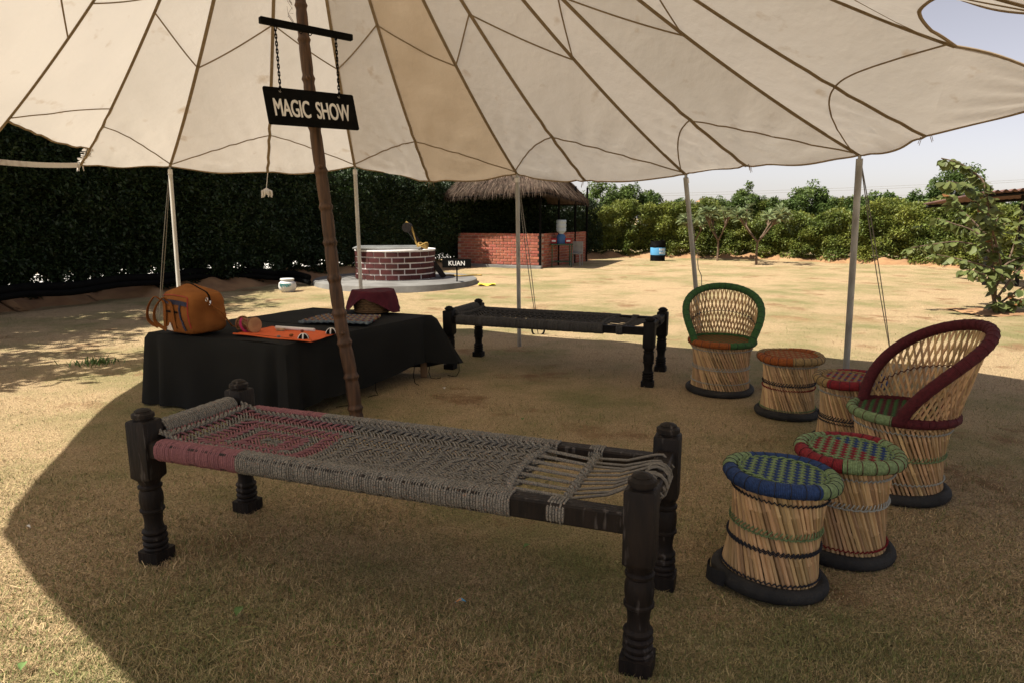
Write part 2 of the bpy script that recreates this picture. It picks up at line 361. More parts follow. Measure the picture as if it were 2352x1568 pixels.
# ================================================================== HEDGES AND TREES
def hedge(name, label, path, h0, h1, th, n, size, m, gap, seed, smax=1.0, ragged=.10):
    P = []; O = []
    root = thing(name, label, 'hedge', path[0])
    L = sum((path[i+1]-path[i]).length for i in range(len(path)-1))
    s = rng.uniform(0, smax, n); face = rng.uniform(0, 1, n); zz = rng.uniform(0, 1, n)**.9
    pts = np.zeros((n, 3)); out = np.zeros((n, 3))
    tab = [along(path, i/400) for i in range(401)]
    base = np.array([tuple(t[0]) for t in tab]); dr = np.array([tuple(t[1]) for t in tab]); k = np.minimum((s*400).astype(int), 400)
    nr = np.stack([dr[:, 1], -dr[:, 0], np.zeros(401)], 1)
    h = h0+(h1-h0)*s; b0 = base[k].copy(); b0[:, :2] += rng.uniform(-.5, .5, (n, 1))*dr[k][:, :2]*L/400
    zt = h*(1+ragged*wob(b0, .9, seed)+.5*ragged*wob(b0, 3, seed+1))
    front = face < .66; top = (face >= .66) & (face < .86); back = face >= .86
    off = np.where(front, th/2, np.where(back, -th/2, rng.uniform(-th/2, th/2, n)))
    z = np.where(top, zt, gap+(zt-gap)*zz)
    q = np.stack([b0[:, 0]*1.0, b0[:, 1], z*1.2], 1)
    bl = (.12+ragged)*wob(q, 2.2, seed+2)+.15*wob(q, 5, seed+3)
    rd = np.abs(rng.normal(0, .11, n)); off = np.where(top, off, off*(1+bl)-np.sign(off)*rd+np.sign(off)*.05); z = np.where(top, z+bl*.5-rd, z)
    low = z < gap+.25; keep = ~low | (rng.uniform(0, 1, n) < .92+.3*wob(q, 3, seed+4))
    pts = b0+nr[k]*off[:, None]; pts[:, 2] = z; out = nr[k]*np.sign(off)[:, None]; out[top] = (0, 0, 1)
    pts, out = pts[keep], out[keep]
    v, f = leaves(pts, size, .8, out*.5, .55); v -= np.array(path[0])
    tag(link('foliage', npmesh('foliage', v, f, m), root), kind='stuff')
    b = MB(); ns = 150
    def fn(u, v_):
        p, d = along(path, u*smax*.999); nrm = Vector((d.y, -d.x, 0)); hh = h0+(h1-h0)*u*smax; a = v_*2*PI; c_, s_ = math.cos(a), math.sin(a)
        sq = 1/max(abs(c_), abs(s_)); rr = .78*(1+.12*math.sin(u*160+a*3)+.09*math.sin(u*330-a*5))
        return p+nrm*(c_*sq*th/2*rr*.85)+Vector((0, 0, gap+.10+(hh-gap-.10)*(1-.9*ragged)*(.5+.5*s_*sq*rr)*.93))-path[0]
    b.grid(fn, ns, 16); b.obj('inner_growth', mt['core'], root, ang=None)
    b = MB()
    for i in range(int(L*smax*3.2)):
        p, d = along(path, R.uniform(0, smax)); nrm = Vector((d.y, -d.x, 0)); p = p+nrm*R.uniform(-.35, .3)*th-path[0]
        q = p+Vector((R.uniform(-.12, .12), R.uniform(-.12, .12), gap+.5)); b.tube([p-Vector((0, 0, .05)), p.lerp(q, .5)+Vector((R.uniform(-.04, .04), 0, 0)), q], [.022, .017, .012], 5)
    tag(b.obj('stem', mt['bark'], root), kind='stuff')
    return root
def tree(name, label, base, h, cz, rx, rz, ncl, nl, size, m, group=None, trunk_r=.05, cat='tree', ry=None, spread=.33, seed=0, droop=.15):
    root = thing(name, label, cat, base, 0, group); r = np.random.default_rng(seed+100)
    c = np.array([0, 0, cz]); ry = ry or rx
    dirs = r.normal(size=(ncl, 3)); dirs /= np.linalg.norm(dirs, axis=1)[:, None]; rad = r.uniform(.25, 1, ncl)**.5
    cl = c+dirs*rad[:, None]*np.array([rx, ry, rz])*r.uniform(.8, 1.12, (ncl, 1))
    k = r.integers(0, ncl, nl); sp = spread*np.array([rx, ry, rz])*r.uniform(.5, 1.15, (ncl, 1))
    d = r.normal(size=(nl, 3)); d /= np.linalg.norm(d, axis=1)[:, None]
    pts = cl[k]+d*sp[k]*(r.uniform(.3, 1, nl)**.4)[:, None]
    pts = pts[pts[:, 2] > .15]
    v, f = leaves(pts, size, .7, None, .5, droop)
    tag(link('crown', npmesh('crown', v, f, m), root), kind='stuff')
    b = MB(); top = Vector((R.uniform(-.1, .1), R.uniform(-.1, .1), cz))
    b.tube([(0, 0, -.1), top*.5+Vector((R.uniform(-.05, .05), 0, 0)), top], [trunk_r, trunk_r*.75, trunk_r*.45], 7)
    for i in range(min(ncl, 26)):
        e = Vector(cl[i]); s = top*R.uniform(.45, .95); b.tube([s, s.lerp(e, .5)+Vector((0, 0, .08)), e], [trunk_r*.4, trunk_r*.28, trunk_r*.12], 5)
    b.obj('trunk', mt['bark'], root); return root
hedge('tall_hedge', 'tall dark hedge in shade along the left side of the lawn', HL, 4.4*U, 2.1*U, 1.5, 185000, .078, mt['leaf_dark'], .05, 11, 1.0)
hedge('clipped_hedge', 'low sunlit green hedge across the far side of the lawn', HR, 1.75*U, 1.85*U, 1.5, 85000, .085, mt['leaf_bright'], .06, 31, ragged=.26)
# taller trees standing in and behind the dark hedge
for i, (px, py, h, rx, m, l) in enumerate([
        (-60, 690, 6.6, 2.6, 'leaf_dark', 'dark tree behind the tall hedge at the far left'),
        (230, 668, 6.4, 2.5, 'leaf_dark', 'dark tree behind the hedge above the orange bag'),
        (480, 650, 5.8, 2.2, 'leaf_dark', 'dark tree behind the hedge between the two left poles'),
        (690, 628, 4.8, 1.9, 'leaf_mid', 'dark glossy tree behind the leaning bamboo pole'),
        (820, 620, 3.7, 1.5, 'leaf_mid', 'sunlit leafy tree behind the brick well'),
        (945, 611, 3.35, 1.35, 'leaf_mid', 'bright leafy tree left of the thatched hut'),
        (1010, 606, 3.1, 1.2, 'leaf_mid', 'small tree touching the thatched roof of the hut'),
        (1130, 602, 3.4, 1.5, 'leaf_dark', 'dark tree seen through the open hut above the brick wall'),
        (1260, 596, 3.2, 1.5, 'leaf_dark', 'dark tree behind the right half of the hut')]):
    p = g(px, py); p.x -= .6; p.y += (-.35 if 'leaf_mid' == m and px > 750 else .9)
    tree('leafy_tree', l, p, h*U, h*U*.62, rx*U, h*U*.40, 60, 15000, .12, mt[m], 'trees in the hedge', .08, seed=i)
for i, (px, py, top, rxp, m, l) in enumerate([
        (1380, 586, 424, 40, 'leaf_tree', 'young tree rising from the far hedge beside the hut'),
        (1437, 586, 434, 27, 'leaf_tree', 'slim young tree above the far hedge left of the grey roof'),
        (1495, 585, 450, 24, 'leaf_tree', 'short slim tree just left of the grey roof'),
        (1560, 586, 476, 24, 'leaf_tree', 'low young tree in front of the grey roof'),
        (1650, 587, 468, 30, 'leaf_tree', 'young tree just right of the grey roof'),
        (1722, 588, 442, 32, 'leaf_tree', 'rounded young tree above the frangipani trees'),
        (1790, 590, 468, 28, 'leaf_tree', 'low tree between two taller ones in the far hedge'),
        (1856, 592, 436, 38, 'leaf_tree', 'tallest bright tree in the middle of the far hedge'),
        (1940, 594, 464, 34, 'leaf_bright', 'yellow-green bushy tree left of the grey tent pole'),
        (2030, 598, 455, 40, 'leaf_tree', 'bushy tree right of the grey tent pole'),
        (2085, 600, 466, 36, 'leaf_mid', 'dense tree behind the broad-leaved shrub branches'),
        (2205, 606, 396, 50, 'leaf_mid', 'tall dark tree behind the broad-leaved shrub'),
        (2400, 622, 470, 60, 'leaf_mid', 'tree at the right edge behind the broad-leaved shrub'),
        (1410, 586, 462, 26, 'leaf_tree', 'low tree filling the gap right of the tree beside the hut'),
        (1525, 586, 486, 24, 'leaf_bright', 'low bushy growth of the far hedge behind the waste bin'),
        (1605, 587, 488, 26, 'leaf_tree', 'low bushy tree below the middle of the grey roof'),
        (1690, 588, 474, 26, 'leaf_tree', 'bushy tree just left of the rounded young tree'),
        (1757, 589, 476, 24, 'leaf_bright', 'yellow-green low tree just right of the rounded young tree'),
        (1822, 591, 466, 28, 'leaf_tree', 'bushy tree leaning on the left of the tallest bright tree'),
        (1900, 593, 466, 30, 'leaf_tree', 'bushy tree between the tallest bright tree and the yellow-green one'),
        (1985, 596, 460, 30, 'leaf_tree', 'bushy tree directly behind the thick grey tent pole'),
        (2140, 603, 452, 36, 'leaf_mid', 'dense tree left of the tall dark one'),
        (2270, 610, 462, 40, 'leaf_mid', 'dense low tree right of the tall dark one')]):
    p = g(px, py); k = (p.y)/F; p.y += .5; h = (500-top)*k+H; rx = rxp*k*1.25
    tree('young_tree', l, p, h, (h+1.0)/2+.12, rx, (h-.9)/2, 46, 7200, .095, mt[m], 'young trees in the far hedge', .045, seed=20+i, spread=.36)
tree('shade_tree', 'large tree beyond the left of the picture casting dappled shade', W(-9.6, 7.9), 6, 4.2, 1.9, 1.2, 44, 5200, .17, mt['leaf_mid'], None, .14, seed=77)
tree('shade_tree', 'large tree rising out of the hedge at the left edge', W(-10.4, 10.6), 6, 4.8, 2.3, 1.4, 44, 6000, .17, mt['leaf_mid'], None, .14, seed=78)
tree('shade_tree', 'small loose tree out of view beside the canopy on the left', W(-7.3, 5.9), 4, 3.1, 1.15, .9, 26, 1700, .15, mt['leaf_mid'], None, .07, seed=79)
# frangipani trees
def frangipani(label, base, h, px_w, seed):
    r = random.Random(seed); root = thing('frangipani_tree', label, 'tree', base, 0, 'frangipani trees on the lawn')
    b = MB(); tips = []; fk = Vector((0, 0, h*.36)); b.tube([(0, 0, -.05), (r.uniform(-.02, .02), 0, h*.2), fk], [.038, .033, .03], 7)
    for i in range(4):
        a = i*PI/2+r.uniform(-.3, .3)+.4; e = fk+Vector((math.cos(a)*px_w*.45, math.sin(a)*px_w*.4, h*.26)); b.tube([fk, fk.lerp(e, .55)+Vector((0, 0, -.02)), e], [.026, .021, .019], 6)
        for j in range(4):
            a2 = a+r.uniform(-1.2, 1.2); t = e+Vector((math.cos(a2)*px_w*r.uniform(.15, .5), math.sin(a2)*px_w*r.uniform(.1, .4), h*r.uniform(.08, .27))); b.tube([e, e.lerp(t, .5), t], [.018, .015, .014], 5); tips.append(t)
    b.obj('trunk', mt['bark'], root); P = []; 
    b = MB()
    for t in tips:
        for i in range(17):
            a = i*2.4+r.uniform(-.3, .3); el = r.uniform(-.25, .95); L = r.uniform(.24, .38); d = Vector((math.cos(a)*math.cos(el), math.sin(a)*math.cos(el), math.sin(el))); s = d.cross(Vector((0, 0, 1))).normalized()*L*.17
            n_ = s.cross(d).normalized(); p0 = t+d*.02; p1 = t+d*L*.55+n_*.015; p2 = t+d*L-Vector((0, 0, L*.18))
            b.add([p0, p1-s, p2, p1+s], [(0, 1, 2), (0, 2, 3)])
    tag(b.obj('crown', mt['leaf_plum'], root, smooth=False), kind='stuff')
frangipani('frangipani tree with forked pale trunk, nearest of the three on the lawn', g(1737, 608), 2.0*U, 1.0, 1)
frangipani('slim frangipani tree left of the largest one', g(1647, 600), 1.95*U, .72, 2)
frangipani('frangipani tree partly hidden behind a thin tent pole', g(1592, 597), 1.7*U, .6, 3)
# ================================================================== PARACHUTE CANOPY
AP = W(-1.5, 5.1, 4.85)
rim = [('P0', at(-60, 366, 6.4), 0), ('A', at(185, 380, 8.0), 1), ('P1', at(390, 383, 8.55), 0), ('m1', at(615, 396, 8.65), 1), ('P2', at(815, 383, 8.7), 0), ('m2', at(987, 417, 8.15), 1),
       ('P3', at(1188, 400, 7.75), 0), ('m3', at(1345, 416, 7.35), 1), ('P4', at(1575, 401, 7.15), 0), ('m4', at(1715, 382, 6.7), 1), ('P5', at(1975, 357, 6.3), 0), ('m5', at(2127, 313, 5.75), 1),
       ('Q', at(2195, 107, 4.9), 0), ('Rr', at(2172, -14, 4.35), 1), ('S', W(2.55, 3.4, 2.43), 0), ('e1', W(3.3, 2.0, 2.35), 1), ('e2', W(2.2, 1.1, 2.35), 0), ('e3', W(.9, .35, 2.35), 1), ('e4', W(-.4, .25, 2.45), 0),
       ('e5', W(-1.6, .65, 2.25), 1), ('e6', W(-2.65, 1.45, 2.15), 0), ('e7', W(-3.85, 2.55, 2.1), 1), ('e8', W(-4.4, 3.75, 2.2), 0), ('e9', W(-4.75, 4.95, 2.15), 1)]
E_ = {n: p for n, p, k in rim}
NR = len(rim)
A2 = AP.lerp(E_['A'], .925)
ends = []
for i in range(NR):
    j = (i+1) % NR; a, c = rim[i][1], rim[j][1]
    ends.append((a, c))
SAG = .17
def radial(E, t):
    p = AP.lerp(E, t); p.z -= SAG*4*t*(1-t)*(.6+.4*t); return p
def gore(i, u, t, folds=1.0):
    a, c = ends[i]
    if i == 0: t *= .86+.065*u                       # this panel's skirt is pulled up short of the rim
    if i == 12: t *= 1-.045*math.sin(PI*u)           # rounded opening at the right
    if i in (11, 12, 13): folds *= .3
    p = radial(a, t).lerp(radial(c, t), u)
    wdt = (a-c).length*t; bl = 4*u*(1-u)
    p.z -= .05*bl*min(1, wdt)*t*(1-.5*max(0, t-.8)/.2)
    # folds that fan out from the tied points of the rim
    for E, am, uu in ((a, 1.0 if rim[i][2] else .45, u), (c, 1.0 if rim[(i+1) % NR][2] else .45, 1-u)):
        d = p-E; dist = math.hypot(math.hypot(d.x, d.y), d.z); ang = math.atan2(uu*wdt+.02, (1-t)*3+.02)
        p.z += folds*am*.018*bl**.5*math.sin(ang*21+i*1.7)*math.exp(-((dist-.42)/.42)**2)
        p.z += folds*am*.008*bl**.5*math.sin(ang*43+i*2.9)*math.exp(-((dist-.35)/.3)**2)
    if rim[i][0] == 'm2': p.z += folds*.014*bl*math.sin(t*34+u*5)*(.4+.6*u)+.008*bl*math.sin(t*61-u*8)
    if rim[i][0] in ('P0', 'A'): p.z += folds*.010*bl*math.sin(t*40-u*9)*min(1, max(0, (t-.55)*3))
    return p
can = thing('parachute_canopy', 'large cream parachute canopy with brown seams stretched over the seating', 'canopy', AP)
for i in range(NR):
    b = MB(); b.grid(lambda u, v: gore(i, u, .006+.994*v), 16, 46)
    b.obj('panel', mt['canvas2'] if rim[i][0] == 'm2' else mt['canvas'], can, ang=None, world=True)
b = MB(); m5, P6, Q = E_['m5'], at(2490, 211, 4.78), E_['Q']
def tip(u, v):
    p = gore(11, v, 1.0).lerp(P6, u); p.z += -.02*(1-v)*math.sin(PI*u)+.035*v*math.sin(PI*u)+.010*math.sin(v*26+u*6)*(1-u)*u*3
    return p
b.grid(tip, 12, 16); b.obj('panel', mt['canvas'], can, ang=None, world=True)
b = MB(); b.lathe([(.16, 0), (.12, .02), (.05, .035), (.0, .04)], 16, AP-Vector((0, 0, .10))); b.obj('crown_patch', mt['seam'], can, world=True)
def ribbon(pts, wd, side, th=.004):
    """flat tape: side(i) gives its width direction"""
    b = MB(); V = []; n = len(pts)
    for i, p in enumerate(pts):
        t = (pts[min(i+1, n-1)]-pts[max(i-1, 0)]).normalized(); s = side(i); s = (s-t*s.dot(t)).normalized(); k = t.cross(s)
        if k.z < 0: k = -k
        for a, c in ((-1, 0), (1, 0), (1, -1), (-1, -1)): V.append(p+s*(a*wd/2)+k*(c*th-.003))
    fs = [(i*4+k, i*4+(k+1) % 4, i*4+4+(k+1) % 4, i*4+4+k) for i in range(n-1) for k in range(4)]+[(3, 2, 1, 0), tuple((n-1)*4+k for k in range(4))]
    return b.add(V, fs)
for i in range(NR):
    E = rim[i][1]; pv = rim[i-1][1]; nx = rim[(i+1) % NR][1]; sd_ = (nx-pv).normalized()
    pts = [radial(E, .04+.96*k/40) for k in range(41)]
    if rim[i][2]:
        for k, p in enumerate(pts[30:-1]): p += sd_*(.006*math.sin(k*2.6))
    ribbon(pts, .031*U, lambda k: sd_).obj('radial_seam', mt['seam'], can, world=True)
for i in range(NR):
    k0, k1 = rim[i][2], rim[(i+1) % NR][2]
    for tP, tm in ((.985, .83), (.625, .50), (.36, .24)):
        t0, t1 = (tm if k0 else tP), (tm if k1 else tP)
        pts = []
        for k in range(17):
            u = k/16; t = t0+(t1-t0)*u+(-.030 if tP > .9 else -.008)*4*u*(1-u)
            q_ = gore(i, u, min(.995, t), .3); q_.z -= .010; pts.append(q_)
        rd = (rim[i][1]-AP).normalized()
        ribbon(pts, .013*U, lambda k: rd, .003).obj('cross_seam', mt['seam'], can, world=True)
def cat(a, c, s, n=14): return [a.lerp(c, k/n)-Vector((0, 0, s*4*(k/n)*(1-k/n))) for k in range(n+1)]
for i in range(NR):
    if rim[i][0] == 'm5': continue
    b = MB(); b.tube([gore(i, k/16, 1.0) for k in range(17)], .013*U, 6, flat=.7); b.obj('hem', mt['seam'], can, world=True)
for v_ in (0, 1):
    b = MB(); b.tube([tip(k/12, v_) for k in range(13)], .013*U, 6, flat=.7); b.obj('hem', mt['seam'], can, world=True)
# ruffled edge and webbing where the skirt is pulled up on the left
b = MB(); A_ = E_['A']
def ruf(u, v):
    p = A2.lerp(A_, u); return p+Vector((.018*math.sin(u*60)*v-.03*v, .03*math.sin(u*43)*v, -.01*math.sin(u*71)*v))
b.grid(ruf, 46, 3); b.obj('ruffle', mt['canvas'], can, ang=None, world=True)
b = MB()
def webb(p, s): return ribbon(p, .05, lambda k: s)
webb(cat(E_['P0'], A_, .02), Vector((0, 0, 1))).obj('webbing', mt['canvas'], can, world=True)
# hanging cloth ends where the seams are tied
for n in ('A', 'm2', 'm3', 'm4', 'm5'):
    p = rim[[r[0] for r in rim].index(n)][1]; b = MB()
    for k in range(4):
        a = R.uniform(0, 6.28); b.tube([p, p+Vector((math.cos(a)*.03, math.sin(a)*.03, R.uniform(-.01, .03))), p+Vector((math.cos(a)*.05, math.sin(a)*.05, -.03-R.uniform(0, .04)))], [.009, .012, .004] if n == 'A' else [.004, .003, .002], 5)
    b.obj('tie', mt['canvas'] if n == 'A' else mt['seam'], can, world=True)
# poles and guy ropes
POLES = [('P1', g(419, 775), 'metalw', 'white tent pole behind the orange bag, leftmost of the poles'), ('P2', g(834, 765), 'metalw', 'white tent pole in front of the brick well'),
         ('P3', g(1193, 795), 'metal', 'grey tent pole standing behind the far rope cot'), ('P4', g(1612, 812), 'metal', 'thin grey tent pole rising behind the green-rimmed chair'),
         ('P5', g(1943, 855), 'metal', 'thick grey tent pole right of the small orange stool')]
for n, base, m, l in POLES:
    t = thing('tent_pole', l, 'pole', base, 0, 'poles holding up the canopy'); top = E_[n]-base; r = (.030 if n == 'P5' else .024)*U
    b = MB(); b.tube([(0, 0, -.05), top*.5, top-Vector((0, 0, .03))], r, 14); b.obj('shaft', mt[m], t)
    if n != 'P5':
        b = MB(); b.tube([top*.955, top*.985-Vector((0, 0, .01))], [r*1.15, r*1.1], 14); b.obj('cloth_binding', mt['white'], t)
    b = MB(); b.tube([top-Vector((0, 0, .035)), top+Vector((0, 0, .015))], r*.5, 8); b.obj('spigot', mt['metal'], t)
for n, e, sag, l, cnt in (('P1', g(365, 746), .0, 'double guy rope from the leftmost white pole to the grass', 2), ('P3', g(1236, 768), .01, 'pale guy rope from the pole behind the far cot to the ground ring', 2),
                          ('P4', g(1637, 770), .05, 'slack twisted guy rope behind the green-rimmed chair', 1), ('P5', g(2046, 815), .0, 'double guy rope from the thick grey pole behind the maroon chair', 2)):
    t = thing('guy_rope', l, 'rope', e, 0, 'guy ropes'); top = E_[n]-e
    for k in range(cnt):
        pts = [Vector((0, 0, 0)).lerp(top, q/24)-Vector((0, 0, sag*4*q/24*(1-q/24)))+Vector(((k-.5)*.03*math.sin(PI*q/24)+(.012*math.sin(q*1.9) if cnt == 1 else 0), 0, 0)) for q in range(25)]
        b = MB(); b.tube(pts, .005*U, 6); b.obj('strand', mt['cord'], t)
p = g(1236, 768); b = MB(); b.tube([Vector((math.cos(a)*.075, .0, .055+math.sin(a)*.075)) for a in [k*2*PI/20 for k in range(20)]], .012, 8, closed=True); o = b.obj('ground_ring', mt['black']); o.location = p
tag(o, 'dark iron ring in the grass where a guy rope is tied', 'ring')
t = thing('hanging_tassel', 'frayed white tassel hanging from the canopy rim on a cord', 'tassel', E_['m1']); e = at(612, 434, 8.65)-E_['m1']
b = MB(); b.tube([(0, 0, 0), e], .004, 6); b.obj('cord', mt['white'], t)
b = MB()
for k in range(26):
    a = R.uniform(0, 6.28); q = R.uniform(.02, .055); b.tube([e, e+Vector((math.cos(a)*q, math.sin(a)*q, -.03)), e+Vector((math.cos(a)*q*1.15, math.sin(a)*q*1.1, -.06-R.uniform(0, .05)))], [.012, .012, .004], 5)
tag(b.obj('fringe', mt['white'], t), kind='stuff')

# ================================================================== BAMBOO CENTRE POLE AND SIGN
bb = g(820, 966); btop = AP+Vector((-.05, 0, -.02)); mid = at(690, 0, 5.02)
t = thing('bamboo_pole', 'thick weathered bamboo pole leaning through the middle of the canopy', 'pole', bb)
def bam(s):
    P = [(820, 966), (806, 860), (783, 745), (765, 620), (752, 500), (735, 380), (714, 230), (700, 110), (690, 0)]
    k = min(s, .99999)*(len(P)-1); i = int(k); q = k-i; x = P[i][0]*(1-q)+P[i+1][0]*q; y = P[i][1]*(1-q)+P[i+1][1]*q
    return at(x, y, 4.952+.07*s)-bb
pts = []; rs = []; NN = [.035, .12, .205, .275, .355, .44, .525, .61, .70, .80, .895, .985]
for k in range(260):
    s = k/259; p = bam(s); nd = min(abs(s-q) for q in NN); r = .053-.015*s**.8
    r *= 1+.17*math.exp(-(nd/.0045)**2)-.07*math.exp(-((nd-.012)/.006)**2); pts.append(p); rs.append(r*U)
pts[0].z -= .06
last = pts[-1]; ext = [last.lerp(btop-bb, k/10) for k in range(1, 11)]
b = MB(); b.tube(pts+ext, rs+[rs[-1]*(1-.03*k) for k in range(10)], 16); b.obj('culm', mt['bamboo'], t, ang=60)
for s in (.23, .44, .62, .80):
    p = bam(s); b = MB(); b.tube([p+Vector((.012, -.045*U, 0)), p+Vector((.018, -.064*U, .008))], [.017, .009], 8); b.obj('branch_stub', mt['bamboo'], t)
b = MB()
for k in range(9):
    p = bam(R.uniform(.93, .99)); a = R.uniform(2.6, 3.6); q = p+Vector((-.05, -.02, 0)); b.tube([q, q+Vector((-.03, -.01, .05)), q+Vector((R.uniform(-.06, .0), 0, R.uniform(.03, .12)))], .0012, 4)
tag(b.obj('loose_fibre', mt['bamboo'], t), kind='stuff')
# crossbar
L_, R_ = at(596, 46, 4.62), at(808, 88, 5.02); c = (L_+R_)/2; ex = (R_-L_); ln = ex.length; ex.normalize(); ez = Vector((0, 0, 1)); ez = (ez-ex*ez.dot(ex)).normalized(); ey = ez.cross(ex)
t = thing('sign_crossbar', 'black square bar fixed across the bamboo pole above the sign', 'crossbar', c)
b = MB(); b.cbox((0, 0, 0), (ln, .042*U, .040*U), .003, basis(Vector((0, 0, 0)), ex, ey, ez).to_3x3()); b.obj('bar', mt['black'], t)
for k in (-.03, .03):
    b = MB(); q = ex*(.0+k); b.tube([q+ey*(.03*math.cos(a)+.03)+ez*(.026*math.sin(a)) for a in [i*PI/6 for i in range(12)]], .003, 5, closed=True); b.obj('wire_tie', mt['black'], t)
TL, TR, BRr, BLl = at(602, 197, 4.60), at(811, 221, 4.99), at(824, 299, 4.93), at(618, 287, 4.54)
c = (TL+TR+BRr+BLl)/4; sx = ((TR-TL)+(BRr-BLl))/2; sy = ((TL-BLl)+(TR-BRr))/2; wS, hS = sx.length, sy.length; sx.normalize(); sy = (sy-sx*sy.dot(sx)).normalized(); sz = sx.cross(sy)
sg = thing('hanging_sign', 'black hanging sign board reading MAGIC SHOW in white capitals', 'sign', c)
MM = basis(Vector((0, 0, 0)), sx, sy, sz)
pb = []
for cx, cy, a0 in ((wS/2, hS/2, 0), (-wS/2, hS/2, PI/2), (-wS/2, -hS/2, PI), (wS/2, -hS/2, 1.5*PI)):
    for k in range(5):
        a = a0+k*PI/8; r = .012; pb.append((cx-math.copysign(r, cx)+r*math.cos(a), cy-math.copysign(r, cy)+r*math.sin(a)))
b = MB(); n = len(pb); M3 = MM.to_3x3()
b.add([M3 @ Vector((x, y, z)) for z in (-.004, .004) for x, y in pb], [tuple(range(n))[::-1], tuple(range(n, 2*n))]+[(k, (k+1) % n, n+(k+1) % n, n+k) for k in range(n)])
bo = b.obj('board', mt['black'], sg, smooth=False)
text('lettering', 'MAGIC  SHOW', wS*.84, hS*.47, mt['white'], bo, MM @ Matrix.Translation((-.0, -hS*.04, .006)), fat=.022, spacing=.95)
for sx_, px0, py0, Y0 in ((-1, 632, 62, 4.68), (1, 771, 84, 4.95)):
    e = sx*(sx_*wS*.325)+sy*(hS*.40); b = MB(); b.tube([e+sz*.006, e+sz*.0065], .008, 12); b.obj('hole_rim', mt['white'], sg)
    top = at(px0, py0, Y0)-c; e2 = e+sz*.012; d = e2-top; nL = 17; st = d.length/nL; d.normalize(); q = d.to_track_quat('Z', 'Y').to_matrix()
    lk = MB(); hl = st*.66; rr = st*.24
    lk.tube([Vector((rr*math.cos(a), 0, math.copysign(hl-rr, math.sin(a)+1e-6)+rr*math.sin(a))) for a in [k*2*PI/14+.2 for k in range(14)]], .0036, 5, closed=True)
    lm = lk.mesh('link', mt['black']); ch = bpy.data.objects.new('chain', None); COL.objects.link(ch); ch.parent = sg; ch.location = top
    for k in range(nL):
        M = (q @ Matrix.Rotation((k % 2)*PI/2+.4, 3, 'Z')).to_4x4(); M.translation = d*(st*(k+.5)); link('link', lm, ch, M=M)
# ================================================================== ROPE COTS
def leg_mesh(h, m, name='leg', s=1.0):
    P = [(0, .060, 1), (.085, .060, 1), (.088, .054, 0), (.10, .056, 0), (.11, .049, 0), (.125, .056, 0), (.135, .056, 0), (.148, .048, 0), (.163, .056, 0), (.175, .056, 0), (.188, .047, 0), (.205, .055, 0), (.215, .055, 0), (.228, .044, 0),
         (.26, .040, 0), (.30, .042, 0), (.335, .047, 0), (.345, .056, 0), (.356, .056, 0), (.362, .049, 0), (.41, .054, 0), (.45, .053, 0), (.485, .046, 0), (.495, .053, 0), (.508, .054, 0), (.518, .045, 0), (.54, .047, .2), (.565, .056, 1),
         (.575, .057, 1), (.915, .057, 1), (.925, .053, 1), (.932, .042, 0), (.940, .042, 0), (.945, .051, 0), (.965, .050, 0), (.978, .036, 0), (.984, .036, 0), (.992, .026, 0), (1.0, .004, 0)]
    n = 24; b = MB(); V = []
    for z, r, q in P:
        for k in range(n):
            a = 2*PI*k/n; c, s_ = math.cos(a), math.sin(a); sq = min(1/max(abs(c), abs(s_)), 1.34); f = r*s*(1+(sq-1)*q); V.append((f*c, f*s_, z*h))
    fs = [(i*n+k, i*n+(k+1) % n, (i+1)*n+(k+1) % n, (i+1)*n+k) for i in range(len(P)-1) for k in range(n)]+[tuple(range(n))[::-1], tuple((len(P)-1)*n+k for k in range(n))]
    return b.add(V, fs).mesh(name, m, True, 30)
